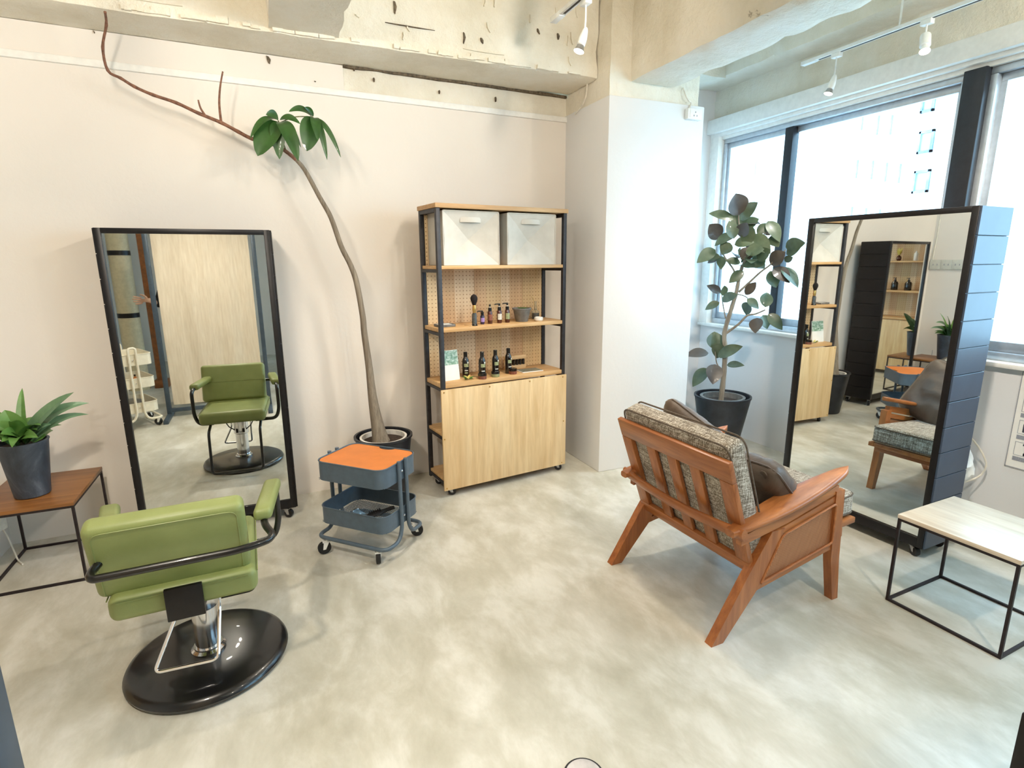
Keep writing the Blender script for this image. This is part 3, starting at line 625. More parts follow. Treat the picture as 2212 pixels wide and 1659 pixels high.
# ================================================================ display shelves
def shelf(label, loc, yaw, group):
    t = thing('display_shelf', label, 'shelf', loc, yaw, group)
    W, D, Z0, Z1 = .943, .279, .06, 1.812; p = .026
    for (x, y) in ((0, 0), (W-p, 0), (0, D-p), (W-p, D-p)):
        MB().box(x, x+p, y, y+p, Z0, Z1, bev=.002).build('post', 'shelf_iron', t)
    MB().box(-.006, W+.006, -.008, D+.004, 1.812, 1.838, bev=.002).build('top_board', 'ply_edge', t)
    for z, th in ((1.458, .021), (1.077, .024), (.725, .028), (.405, .020), (.10, .020)):
        MB().box(.004, W-.004, .003, D-.003, z, z+th, bev=.002).build('shelf_board', 'shelf_wood', t)
        r = MB(); r.box(0, p, p, D-p, z-.020, z-.001); r.box(W-p, W, p, D-p, z-.020, z-.001); r.build('side_rail', 'shelf_iron', t)
    r = MB(); r.box(0, p, p, D-p, 1.788, 1.811); r.box(W-p, W, p, D-p, 1.788, 1.811); r.box(p, W-p, D-p, D, 1.788, 1.811); r.build('side_rail', 'shelf_iron', t)
    xs = [.03, .135, .225, .37, .46, .575, .645, .75, .83, .913]; mt = [0, 1, 2, 1, 3, 2, 1, 3, 3]
    for i, (a, b) in enumerate(zip(xs, xs[1:])):
        for (za, zb) in ((.756, 1.075), (1.103, 1.456), (1.481, 1.80)):
            MB().box(a, b-.0012, D-.022-(i % 2)*.0015, D-.012, za, zb).build('pegboard_plank', 'pegboard%d' % mt[i], t, smooth=False)
    MB().box(-.012, W+.004, -.016, -.003, .050, .720, bev=.002).build('front_panel', 'ply', t)
    MB().box(.03, W-.03, .004, .012, .055, .09).build('lower_rail', 'shelf_iron', t)
    sc = MB().lathe([(.005, 0), (.004, .003)], n=10, M=Matrix.Rotation(R(90), 4, 'X')).build('screw', 'gold', t)
    k = 0
    for (x, z) in ((.006, .705), (.33, .705), (.64, .705), (.915, .705), (.0, .40), (.925, .38), (.005, .066), (.915, .066)):
        if k == 0: sc.location = (x, -.016, z)
        else: share(sc, 'screw', (x, -.016, z), parent=t)
        k += 1
    for (x, y) in ((.04, .03), (W-.05, .03), (.04, D-.035), (W-.05, D-.035)): caster(t, x, y, r=.026, top=.06, rot=-.4)
    return t
SHX, SHY, SHA = .926, 3.257, R(7.2)
sh1 = shelf('pine and black iron display shelf with plywood front beside white pillar', (SHX, SHY, 0), SHA, 'display shelves')
def sp(u, v, z):
    return (SHX+math.cos(SHA)*u-math.sin(SHA)*v, SHY+math.sin(SHA)*u+math.cos(SHA)*v, z)
# canvas storage boxes with sunken, cross-creased fronts
def canvas_box(label, u0, u1, z0, z1):
    w, h, d = u1-u0, z1-z0, .235
    t = thing('storage_box', label, 'box', sp(u0, .018, z0), SHA, 'canvas boxes on the top shelf')
    mb = MB(); bm = mb.bm; n = 10
    def F(u, v):
        # panel sags inward between its corners: four creased facets meeting at the middle
        q = min(u, 1-u, v, 1-v)*2
        bow = .006*math.sin(math.pi*v)*(1 if u in (0, 1) else 0)
        return (w*u+(bow if u == 0 else -bow if u == 1 else 0), .052*q, h*v+.004*math.sin(9*u))
    g = [[bm.verts.new(F(i/n, j/n)) for j in range(n+1)] for i in range(n+1)]
    for i in range(n):
        for j in range(n):
            a, b, c, e = g[i][j], g[i+1][j], g[i+1][j+1], g[i][j+1]
            if (i < n/2) == (j < n/2): bm.faces.new((a, b, c)); bm.faces.new((a, c, e))
            else: bm.faces.new((a, b, e)); bm.faces.new((b, c, e))
    mb.build('front', 'canvas', t, smooth=False)
    bd = MB(); bd.box(0, w, .0, d, 0, .004); bd.box(0, .004, 0, d, 0, h); bd.box(w-.004, w, 0, d, 0, h); bd.box(0, w, d-.004, d, 0, h)
    bd.build('body', 'canvas', t)
    fr = MB().tube(fillet([(0, 0, .002), (0, 0, h), (w, 0, h), (w, 0, .002)], .008, 3), .0035, 6).build('front_piping', 'canvas', t)
    hx = w/2; hz = h*.80
    hm = MB().grid(lambda u, v: (hx-.07+.14*u, -.004+.018*(1-math.sin(math.pi*u)), hz+.030*v), 12, 2)
    hm.build('handle', 'canvas', t)
    return t
canvas_box('cream canvas storage box on the left of the top shelf', .050, .430, 1.480, 1.800)
canvas_box('cream canvas storage box on the right of the top shelf', .492, .862, 1.480, 1.800)

# ================================================================ on the shelf
Z3, Z4 = 1.101, .753
def bottle(mb, r, h, sh=.72, neck=.32, n=24):
    return mb.lathe([(r*.9, 0), (r, .004), (r, h*sh), (r*.92, h*(sh+.07)), (r*neck*1.25, h*(sh+.17)), (r*neck, h*(sh+.19)), (r*neck, h)], n=n)
def label_patch(parent, r, z0, z1, mat, a0=-130, a1=-50, name='label'):
    MB().grid(lambda u, v: ((r+.0006)*math.cos(R(a0+(a1-a0)*u)), (r+.0006)*math.sin(R(a0+(a1-a0)*u)), z0+(z1-z0)*v), 10, 1).build(name, mat, parent)
def pump_bottle(label, u, v, z, h, r, body, lab, rot, group, dark='black_plastic'):
    t = thing('pump_bottle', label, 'bottle', sp(u, v, z), rot, group)
    hb = h*.64
    MB().lathe([(r*.9, 0), (r, .004), (r, hb*.93), (r*.85, hb), (r*.45, hb+.002)], n=24).build('body', body, t)
    MB().lathe([(r*.72, hb), (r*.72, hb+.022), (r*.3, hb+.024)], n=20).build('collar', dark, t)
    MB().lathe([(r*.22, hb+.022), (r*.22, h*.90)], n=12).build('stem', 'white_plastic', t)
    pm = MB(); pm.lathe([(r*.34, h*.88), (r*.40, h*.91), (r*.36, h)], n=16); pm.tube(fillet([(0, 0, h*.97), (-.03, 0, h*.97), (-.036, 0, h*.945)], .008), .004, 8)
    pm.build('pump_head', body if dark == body else dark, t)
    label_patch(t, r, hb*.28, hb*.75, lab, -150-math.degrees(rot), -40-math.degrees(rot))
    return t
pump_bottle('small navy pump bottle with lavender label next to the brush', .345, .10, Z3, .088, .0145, 'navy_bottle', 'lavender', .1, 'pump bottles on the middle shelf')
pump_bottle('amber pump bottle with brown label and rounded pump seen end on', .402, .10, Z3, .128, .0165, 'amber', 'label_brown', 1.2, 'pump bottles on the middle shelf')
pump_bottle('amber pump bottle with pale printed label between two other amber ones', .473, .10, Z3, .130, .0165, 'amber', 'label_white', .15, 'pump bottles on the middle shelf')
pump_bottle('amber pump bottle with green label next to the grey pot', .534, .10, Z3, .132, .0165, 'amber', 'label_green', .15, 'pump bottles on the middle shelf')
t = thing('makeup_brush', 'large black powder brush standing in a black and silver holder', 'brush', sp(.262, .05, Z3), 0)
MB().lathe([(.020, 0), (.021, .003), (.015, .012), (.0125, .045), (.0125, .078), (.010, .082)], n=20).build('handle', 'black_plastic', t)
MB().lathe([(.0165, .012), (.0165, .074)], n=20, capt=False, capb=False).build('sleeve', 'clear_glass', t)
MB().lathe([(.009, .080), (.0125, .10), (.011, .128), (.010, .132)], n=20).build('ferrule', 'gold', t)
MB().lathe([(.010, .130), (.016, .145), (.0225, .164), (.0225, .178), (.016, .192), (.006, .198), (.0005, .199)], n=24).build('bristles', 'bristle', t)
t = thing('soap_tray', 'low square pale tray at the left end of the middle shelf', 'tray', sp(.085, .12, Z3), SHA)
MB().box(-.055, .055, -.045, .045, .0, .004).box(-.055, .055, -.045, -.041, 0, .016).box(-.055, .055, .041, .045, 0, .016).box(-.055, -.051, -.045, .045, 0, .016).box(.051, .055, -.045, .045, 0, .016).build('dish', 'pot_grey', t)
MB().box(-.045, .045, -.036, .036, .004, .014, bev=.003).build('cards', 'paper', t)
tag(MB().box(-.003, .003, -.03, .03, .001, .007, bev=.002).build('wooden_stick', 'rack_wood'), 'short pale wooden stick lying beside the powder brush', 'stick').location = sp(.222, .06, Z3)
bpy.data.objects['wooden_stick'].rotation_euler = (0, 0, SHA+.5)
t = thing('succulent_pot', 'small grey flared pot with a green succulent on the middle shelf', 'plant', sp(.648, .10, Z3), 0)
MB().lathe([(.040, 0), (.042, .003), (.058, .075), (.066, .084), (.066, .092), (.060, .092), (.055, .07)], n=32, capt=False).build('pot', 'pot_grey', t)
MB().lathe([(.055, .076), (.0005, .080)], n=24, capb=False).build('soil', 'soil', t)
random.seed(5)
for k in range(14):
    a = random.uniform(0, 6.28); rr_ = random.uniform(0, .035); c = Vector((rr_*math.cos(a), rr_*math.sin(a), .078))
    sm = MB()
    for q in range(5):
        b = q*1.256+a; leaf_mb(sm, c, c+Vector((.016*math.cos(b), .016*math.sin(b), .016)), .009, .2, nrm=(0, 0, 1), n=4)
    sm.build('rosette', 'leaf_brom', t)
t = thing('reed_diffuser', 'clear glass diffuser bottle with tall stopper by the right post', 'bottle', sp(.805, .17, Z3), 0)
bottle(MB(), .026, .075, .7, .4).build('bottle', 'clear_glass', t)
MB().lathe([(.022, .004), (.022, .045)], n=20).build('oil', 'amber', t)
MB().lathe([(.008, .07), (.011, .085), (.007, .11), (.010, .128)], n=16).build('stopper', 'clear_glass', t)
MB().tube([(0, 0, .05), (-.02, 0, .15), (-.032, 0, .158)], .0018, 6).build('reed', 'gold', t)
t = thing('round_dish', 'round white ceramic dish near the glass diffuser', 'dish', sp(.752, .05, Z3), 0)
MB().lathe([(.020, 0), (.029, .008), (.031, .018), (.028, .028), (.022, .030), (.020, .026), (.0005, .022)], n=28).build('bowl', 'white_stone', t)

G = 'black bottles on the lower shelf'
for i, (u, v, h, lab) in enumerate(((.235, .14, .168, 'black bottle at the left, beside the leaning green flyer'), (.312, .052, .176, 'black bottle behind a jar, second from the left'), (.424, .075, .174, 'black bottle behind a jar, third from the left'), (.536, .095, .174, 'black bottle at the right, in front of the wooden rack'))):
    t = thing('shampoo_bottle', lab, 'bottle', sp(u, v, Z4), -.1+.1*i, G)
    MB().lathe([(.0215, 0), (.023, .004), (.023, h*.62), (.021, h*.70), (.0125, h*.80)], n=24).build('body', 'black_bottle', t)
    MB().lathe([(.0125, h*.795), (.0130, h*.81), (.0130, h*.985), (.011, h)], n=20).build('cap', 'black_plastic', t)
    label_patch(t, .023, h*.42, h*.55, 'label_green'); label_patch(t, .023, h*.26, h*.30, 'label_white', -120, -65, 'print'); label_patch(t, .023, h*.16, h*.21, 'label_green', -120, -70, 'print')
    label_patch(t, .0232, h*.56, h*.63, 'label_white', -75, -45, 'badge')
G = 'small jars in front of the bottles'
for i, (u, v, lab) in enumerate(((.300, .008, 'squat dark jar with tan base, left of the three jars'), (.405, .022, 'squat dark jar with tan base, middle of the three jars'), (.552, .042, 'squat dark jar with tan base, right of the three jars'))):
    t = thing('cream_jar', lab, 'jar', sp(u, v+.02, Z4), 0, G)
    MB().lathe([(.026, 0), (.028, .003), (.028, .022)], n=28).build('body', 'label_green' if i == 1 else 'label_brown', t)
    MB().lathe([(.029, .022), (.029, .036), (.026, .039)], n=28).build('lid', 'black_bottle', t)
t = thing('flyer_stand', 'white flyer with green landscape picture leaning at the shelf left', 'flyer', sp(.105, .09, Z4), SHA+.10)
MT = Matrix.Rotation(R(-9), 4, 'X')
MB().box(-.066, .066, -.002, .002, 0, .195, M=MT).build('sheet', 'paper', t)
MB().box(-.064, .064, -.003, -.002, .10, .193, M=MT).build('picture', 'landscape_print', t)
MB().prism([(0, .0), (.05, .0), (.02, .12)], 'x', -.004, .004).build('easel', 'paper', t)
t = thing('leaf_sprig', 'small sprig of green and white leaves lying in front of bottles', 'plant', sp(.20, .045, Z4), 0)
for k in range(9):
    a = k*.72; b = Vector((.012*math.cos(a*2), .008*math.sin(a), .006)); sm = MB()
    leaf_mb(sm, b, b+Vector((.035*math.cos(a), .022*math.sin(a), .012*math.sin(k*2.1)+.012)), .014, .15, nrm=(0, -.4, 1), n=5).build('leaf', ('leaf_brom', 'leaf_yellow', 'leaf_green')[k % 3], t)
t = thing('sample_rack', 'small pale wooden rack holding a row of dark sample vials', 'rack', sp(.655, .205, Z4), SHA+.03)
MB().box(-.088, .088, -.010, .012, 0, .030, bev=.002).build('base_board', 'rack_wood', t)
MB().box(-.088, .088, .002, .012, .030, .098, bev=.002).build('back_board', 'rack_wood', t)
MB().box(-.088, .088, -.010, .004, .070, .098, bev=.002).build('top_board', 'rack_wood', t)
for k in range(6): MB().lathe([(.010, .030), (.011, .034), (.011, .064), (.007, .069)], (-.068+k*.027, -.004, 0), 14).build('vial', 'black_bottle', t)
t = thing('photo_card', 'dark green printed photo card lying flat on the lower shelf', 'card', sp(.705, .095, Z4), SHA-.06)
MB().box(-.082, .082, -.055, .055, .0005, .006).build('card', 'paper', t); MB().box(-.079, .079, -.052, .052, .006, .0066).build('print', 'dark_print', t)

# ================================================================ plants
def pot_shape(parent, prof, mat, name='pot', n=40):
    return MB().lathe(prof, n=n, capt=False).build(name, mat, parent)
# tall bare-trunked plant behind the cart
PX, PY = .585, 3.47
t = thing('tall_potted_tree', 'tall potted tree with bare curving trunk leaning along the back wall', 'plant', (PX, PY, 0), 0)
pot_shape(t, [(.125, 0), (.13, .01), (.178, .395), (.186, .40), (.186, .412), (.172, .412), (.166, .36)], 'pot_black')
pot_shape(t, [(.145, .335), (.148, .395), (.150, .402), (.136, .402), (.132, .35)], 'white_stone', 'inner_pot')
MB().lathe([(.134, .372), (.07, .382), (.0005, .385)], n=30, capb=False).build('soil', 'soil', t)
tr = [(.564, 3.445, .365), (.535, 3.47, .624), (.526, 3.5, .865), (.511, 3.5, 1.071), (.507, 3.5, 1.186), (.484, 3.5, 1.383), (.455, 3.5, 1.488), (.409, 3.5, 1.596), (.363, 3.5, 1.758), (.308, 3.5, 1.872), (.244, 3.5, 2.007), (.2, 3.5, 2.066)]
br_ = [(.2, 3.5, 2.066), (.11, 3.5, 2.13), (-.015, 3.5, 2.159), (-.08, 3.5, 2.189), (-.158, 3.5, 2.228), (-.257, 3.5, 2.264), (-.356, 3.5, 2.306), (-.454, 3.5, 2.333), (-.529, 3.5, 2.363), (-.58, 3.49, 2.393), (-.627, 3.48, 2.419), (-.628, 3.45, 2.511), (-.595, 3.42, 2.60), (-.582, 3.36, 2.635)]
def L(p): return (p[0]-PX, p[1]-PY, p[2])
P_ = smooth_path([L(p) for p in tr], 5); n_ = len(P_)
# flared foot, then a long slow taper
MB().tube(P_, [max(.011, .040*math.exp(-i*.28)+.0215-.0105*i/n_) for i in range(n_)], 14).build('trunk', 'bark', t)
P_ = smooth_path([L(p) for p in br_], 4); n_ = len(P_)
MB().tube(P_, [.0105-.0055*i/n_+.0012*(i % 4 == 0) for i in range(n_)], 10).build('branch', 'twig', t)
for q in ([(-.158, 3.5, 2.228), (-.157, 3.495, 2.318), (-.144, 3.49, 2.398), (-.123, 3.48, 2.473)], [(-.226, 3.5, 2.251), (-.246, 3.49, 2.288), (-.252, 3.48, 2.325)]):
    P_ = smooth_path([L(p) for p in q], 4); MB().tube(P_, [.0065-.003*i/len(P_) for i in range(len(P_))], 8).build('twig', 'twig', t)
MB().tube(smooth_path([L(p) for p in ((.15, 3.5, 2.11), (.13, 3.46, 2.18), (.122, 3.42, 2.245))]), .0035, 8).build('petiole', 'green_stem', t)
MB().tube(smooth_path([L(p) for p in ((.125, 3.43, 2.235), (.21, 3.44, 2.275), (.304, 3.46, 2.288))]), .003, 8).build('petiole', 'green_stem', t)
random.seed(3)
for k, (ax, ay, az, bx, by, bz, w) in enumerate(UMB):
    mb = MB(); arc = .30 if k not in (0, 7) else .12
    hint = (random.uniform(-.3, .3), -1, random.uniform(0, .6))
    leaf_mb(mb, L((ax, ay, az)), L((bx, by-.03, bz)), w*1.05, arc, nrm=hint, cup=.22, n=14, full=.5)
    lf = mb.build('leaf', 'leaf_green', t)

# rubber plant in the window corner
RPX, RPY = 3.245, 3.275
t = thing('rubber_plant', 'rubber plant with dark oval leaves in a black pot by window', 'plant', (RPX, RPY, 0), 0)
pot_shape(t, [(.132, 0), (.138, .008), (.212, .425), (.218, .435), (.218, .448), (.204, .448), (.196, .40), (.19, .36)], 'pot_black')
pot_shape(t, [(.155, .36), (.170, .432), (.172, .438), (.150, .438), (.142, .38)], 'pot_grey', 'inner_pot')
MB().lathe([(.146, .395), (.08, .402), (.0005, .404)], n=30, capb=False).build('soil', 'soil', t)
def L2(p): return (p[0]-RPX, p[1]-RPY, p[2])
P_ = smooth_path([L2(p) for p in TRUNK], 5); n_ = len(P_)
MB().tube(P_, [.021-.009*i/n_+.0015*(i % 3 == 0) for i in range(n_)], 12).build('trunk', 'bark', t)
for q, r0 in ((B1, .010), (B2, .009), (B3, .008), (B4, .009), (B5, .006), (B6, .005), (B7, .005), (B8, .006), (B9, .006)):
    P_ = smooth_path([L2(p) for p in q], 4); MB().tube(P_, [r0*(1-.5*i/len(P_)) for i in range(len(P_))], 8).build('branch', 'bark', t)
random.seed(17)
EXTRA = []
for k in range(18):     # shaded inner leaves of the crown
    c = Vector((3.25+random.uniform(-.12, .14), 3.19+random.uniform(-.12, .06), 1.42+random.uniform(0, .34))); d = Vector((random.uniform(-1, 1), random.uniform(-1, .6), random.uniform(-.5, .8))).normalized()*random.uniform(.11, .15)
    EXTRA.append((*c, *(c+d), .078))
random.seed(11)
for k, (ax, ay, az, bx, by, bz, w) in enumerate(RUBBER+EXTRA):
    hint = Vector((-.6, -.7, .35))+Vector((random.uniform(-.35, .35), random.uniform(-.35, .35), random.uniform(-.35, .5)))
    mb = MB(); leaf_mb(mb, L2((ax, ay, az)), L2((bx, by, bz)), w*1.25, .10, nrm=hint, cup=.14, n=12, full=.7)
    mb.build('leaf', 'leaf_rubber' if k % 4 else 'leaf_rubber_dark', t)

# spiky green plant on the left table
BX, BY = -1.15, 3.225
t = thing('spiky_plant', 'spiky green plant in a slate grey pot on the brown table', 'plant', (BX, BY, .412), 0)
pot_shape(t, [(.066, 0), (.070, .004), (.098, .262), (.102, .268), (.102, .272), (.092, .272), (.088, .24)], 'pot_slate')
MB().lathe([(.09, .25), (.0005, .258)], n=24, capb=False).build('soil', 'soil', t)
random.seed(2)
for k, (ax, ay, az, bx, by, bz, w) in enumerate(BROM):
    c = Vector((BX, BY, .67)); a = Vector((ax, ay, az)); a = c.lerp(a, .35); a.z = .675
    mb = MB(); T = Vector((bx, by, bz)); lon = (T-a).length
    leaf_mb(mb, a-Vector((BX, BY, .412)), T-Vector((BX, BY, .412)), w*(1.25 if w > .05 else 1.1), .12 if bz > .85 else .25, nrm=(.0, -.8, .7), cup=.35, n=10, strap=1)
    mb.build('leaf', 'leaf_brom_blue' if k in (1, 2, 3, 11) else 'leaf_brom', t)
for k in range(14):
    a = k*.9+.3; rl = .10+.05*(k % 3)/2; mb = MB(); leaf_mb(mb, (0, 0, .262), (rl*math.cos(a), rl*math.sin(a), .262+.05+.05*(k//7)+.03*math.sin(k*2.2)), .062, .30, nrm=(0, 0, 1), cup=.3, n=9, strap=1); mb.build('leaf', 'leaf_brom', t)

# ================================================================ side tables
def side_table(label, x, y, w, d, h, top, mat):
    t = thing('side_table', label, 'table', (x, y, 0), 0, 'iron framed side tables')
    MB().box(-.002, w+.002, -.002, d+.002, h-.018, h, bev=.002).build('top', mat, t)
    p = .011
    for (a, b) in ((0, 0), (w-p, 0), (0, d-p), (w-p, d-p)): MB().box(a, a+p, b, b+p, 0, h-.018).build('leg', 'iron', t)
    for z in (0, h-.018-p):
        MB().box(p, w-p, 0, p, z, z+p).build('rail', 'iron', t); MB().box(p, w-p, d-p, d, z, z+p).build('rail', 'iron', t)
        MB().box(0, p, p, d-p, z, z+p).build('rail', 'iron', t); MB().box(w-p, w, p, d-p, z, z+p).build('rail', 'iron', t)
    return t
tl = side_table('dark iron side table with brown wooden top under the spiky plant', -1.345, 3.04, .40, .50, .410, 'brown', 'table_brown')
tr_ = side_table('dark iron side table with pale shiny top at the right edge', 2.435, .945, .425, .43, .417, 'pale', 'table_pale')
tr_.rotation_euler = (0, 0, R(2.0))

# ================================================================ teak armchair
AX, AY = 1.485, 1.80
t = thing('lounge_armchair', 'teak lounge armchair with cane sides and tweed cushions', 'armchair', (AX, AY, 0), R(2.0))
for s in (1, -1):
    y0, y1 = (.318, .356) if s > 0 else (-.356, -.318)
    m_ = MB().prism([(-.022, 0), (.040, 0), (.205, .19), (.335, .435), (.262, .435), (.140, .256)], 'y', y0, y1); m_.bevel_all(.006, 2); m_.build('rear_leg', 'teak_z', t)
    m_ = MB().prism([(.700, 0), (.738, 0), (.712, .20), (.690, .535), (.636, .535), (.655, .215)], 'y', y0, y1); m_.bevel_all(.006, 2); m_.build('front_leg', 'teak_z', t)
    m_ = MB().prism([(.190, .180), (.668, .262), (.668, .290), (.200, .208)], 'y', y0+.006, y1-.006); m_.bevel_all(.004, 2); m_.build('side_rail', 'teak', t)
    m_ = MB().prism([(.300, .400), (.660, .485), (.660, .515), (.300, .430)], 'y', y0+.006, y1-.006); m_.bevel_all(.004, 2); m_.build('side_rail', 'teak', t)
    MB().prism([(.210, .205), (.660, .288), (.655, .492), (.318, .412)], 'y', (y0+y1)/2-.005, (y0+y1)/2+.005).build('cane_panel', 'cane', t)
    bd = [(.225, .217), (.648, .296), (.645, .480), (.325, .405)]
    MB().tube(fillet([(x, (y1+.001) if s > 0 else (y0-.001), z) for x, z in bd+bd[:1]], .02), .005, 8).build('cane_bead', 'teak', t)
    # paddle-shaped arm, dropping to the rear
    yc = (y0+y1)/2
    def arm(u, v):
        x = .045+.675*u; wd = .022+.026*math.sin(math.pi*min(1, u*1.05))**.7+.012*math.sin(math.pi*u)
        wd *= (1 if u < .93 else max(.12, math.sqrt(max(0, 1-((u-.93)/.07)**2))))
        z = .470+.148*u+.012*math.sin(math.pi*u)*0
        a = 2*math.pi*v; cs, sn = math.cos(a), math.sin(a)
        yy = wd*(abs(cs)**.5)*(1 if cs >= 0 else -1); zz = .014*(abs(sn)**.6)*(1 if sn >= 0 else -1)
        return (x, yc+yy, z+zz)
    m_ = MB().grid(arm, 28, 20); bmesh.ops.remove_doubles(m_.bm, verts=m_.bm.verts[:], dist=1e-4)
    bmesh.ops.holes_fill(m_.bm, edges=m_.bm.edges[:], sides=40); m_.build('armrest', 'teak', t, ang=60)
    m_ = MB().prism([(.10, .408), (.36, .452), (.655, .525), (.655, .560), (.36, .500), (.10, .448)], 'y', yc-.014, yc+.014); m_.bevel_all(.004, 2); m_.build('arm_support', 'teak', t)
# reclined slatted back
TB = Matrix.Translation((.190, 0, .262)) @ Matrix.Rotation(R(-19.6), 4, 'Y')
def bbox_(name, y0, y1, z0, z1, x0=-.012, x1=.012, mat='teak_z'):
    MB().box(x0, x1, y0, y1, z0, z1, bev=.004, M=TB).build(name, mat, t)
H_ = .535
bbox_('top_rail', -.345, .345, H_-.095, H_, mat='teak_y'); bbox_('bottom_rail', -.345, .345, 0, .055, mat='teak_y')
bbox_('back_stile', -.345, -.275, .055, H_-.095); bbox_('back_stile', .275, .345, .055, H_-.095)
for yc in (-.1375, 0, .1375): bbox_('slat', yc-.030, yc+.030, .055, H_-.095, -.009, .009)
m_ = MB(); 
def crail(u, v):
    y = -.375+.75*u; bow = -.030-.028*math.cos(math.pi*(u-.5)); a = 2*math.pi*v
    return TB @ Vector((bow+.016*math.cos(a), y, .228+.026*math.sin(a)))
m_.grid(crail, 24, 14); bmesh.ops.remove_doubles(m_.bm, verts=m_.bm.verts[:], dist=1e-4); bmesh.ops.holes_fill(m_.bm, edges=m_.bm.edges[:], sides=20); m_.build('cross_rail', 'teak_y', t)
def cushion(name, x0, x1, y0, y1, z0, z1, M, rad=.035):
    c = MB().box(x0, x1, y0, y1, z0, z1, bev=rad, seg=5)
    for v in c.bm.verts: v.co = M @ v.co
    o_ = c.build(name, 'tweed', t); return o_
cb = cushion('back_cushion', .014, .112, -.325, .325, .020, H_+.045, TB, .030)
pp = MB()
for xx in (.022, .106): pp.tube([TB @ p for p in fillet([Vector((xx, -.326, .12)), Vector((xx, -.326, H_+.046)), Vector((xx, .326, H_+.046)), Vector((xx, .326, .12))], .05, 6)], .004, 6)
pp.build('piping', 'piping', cb)
TS = Matrix.Translation((.235, 0, .315)) @ Matrix.Rotation(R(-4), 4, 'Y')
cs_ = cushion('seat_cushion', .02, .635, -.300, .300, 0, .118, TS, .028)
pp = MB()
for zz in (.016, .102): pp.tube([TS @ p for p in fillet([Vector((.05, -.301, zz)), Vector((.636, -.301, zz)), Vector((.636, .301, zz)), Vector((.05, .301, zz))], .04, 6)], .0035, 6)
pp.build('piping', 'piping', cs_)
m_ = MB(); m_.box(.0, .62, -.318, -.285, -.030, -.002, bev=.004, M=TS); m_.box(0, .62, .285, .318, -.030, -.002, bev=.004, M=TS); m_.box(.585, .62, -.285, .285, -.030, -.002, bev=.004, M=TS); m_.build('seat_frame', 'teak', t)
for k in range(5): MB().box(.06+k*.11, .10+k*.11, -.285, .285, -.020, -.004, M=TS).build('seat_slat', 'teak_y', t)
MB().box(.50, .535, -.318, .318, -.075, -.030, bev=.004, M=TS).build('front_stretcher', 'teak_y', t)

def pillow(label, loc, rot, w, h, th, seed):
    t = thing('throw_pillow', label, 'pillow', loc, 0, 'brown velvet pillows on the armchair')
    t.rotation_euler = rot
    mb = MB(); n = 22
    def side(s):
        def fn(u, v):
            a, b = u*2-1, v*2-1
            puff = ((1-abs(a)**2.6)*(1-abs(b)**2.6))
            k = puff**.55 if puff > 0 else 0
            pin = 1-.07*(1-abs(b)**2)*abs(a)**3; pin2 = 1-.07*(1-abs(a)**2)*abs(b)**3
            q = Vector((a*3, b*3, seed)); wr = noise.noise(q*1.6)*.014*k+noise.noise(Vector((a*9+b*4, b*3-a*2, seed)))*.006*k
            cr = 1-.16*(abs(a)*abs(b))**5; return (a*w/2*pin*cr, s*(th/2*k+wr), b*h/2*pin2*cr)
        return fn
    mb.grid(side(1), n, n); mb.grid(side(-1), n, n); bmesh.ops.remove_doubles(mb.bm, verts=mb.bm.verts[:], dist=2e-4)
    c = mb.build('cover', 'brown_velvet', t, ang=80)
    edge = [(-1, -1), (1, -1), (1, 1), (-1, 1)]; pts = []
    for (p, q) in zip(edge, edge[1:]+edge[:1]):
        for k in range(8):
            a_, b_ = p[0]+(q[0]-p[0])*k/8, p[1]+(q[1]-p[1])*k/8
            cr = 1-.16*(abs(a_)*abs(b_))**5; pts.append((a_*w/2*(1-.07*(1-abs(b_)**2)*abs(a_)**3)*cr, 0, b_*h/2*(1-.07*(1-abs(a_)**2)*abs(b_)**3)*cr))
    MB().tube(pts, .0045, 6, closed=True).build('piping', 'brown_velvet', c)
    MB().lathe([(.0005, 0), (.016, .0), (.019, .003), (.019, .007), (.015, .009), (.0005, .009)], n=20, M=Matrix.Translation((w*.33, -th*.16, h*.40)) @ Matrix.Rotation(R(65), 4, 'X')).build('button', 'brown_velvet', c)
    return t
pillow('brown velvet pillow at the near end of the armchair', (1.905, 1.65, .545), (R(40), R(-4), R(-92)), .34, .34, .17, 1.3)
pillow('brown velvet pillow at the far end, half hidden by the backrest', (1.812, 1.99, .615), (R(20), R(20), R(-82)), .43, .43, .16, 7.7)

# ================================================================ ceiling tracks and spotlights
def rail(label, x, y0, y1, z):
    t = thing('light_track', label, 'light track', (x, (y0+y1)/2, z), 0, 'white lighting tracks')
    h = (y1-y0)/2
    MB().box(-.018, .018, -h, h, 0, .020, bev=.002).build('channel', 'white_plastic', t)
    MB().box(-.006, .006, -h+.02, h-.12, -.0015, .001).build('slot', 'dark_frame', t)
    MB().box(-.0185, .0185, h-.10, h+.002, -.003, .021, bev=.002).build('end_feed', 'white_plastic', t)
    y = -h+.3
    while y < h-.1:
        MB().tube([(0, y, .02), (0, y, CEIL-z)], .006, 8).build('hanger', 'white_plastic', t); y += 1.2
    return t
TRA = 1.50; TRAZ = 2.73; TRW = 3.365; TRWZ = 2.752; TRL = -.55
rail('white ceiling track ending near the pillar top', TRA, -1.6, 2.90, TRAZ)
rail('white ceiling track hanging in front of the window header', TRW, -1.6, 2.92, TRWZ)
rail('white ceiling track above the left mirror side, out of frame', TRL, -1.6, 2.3, TRAZ)
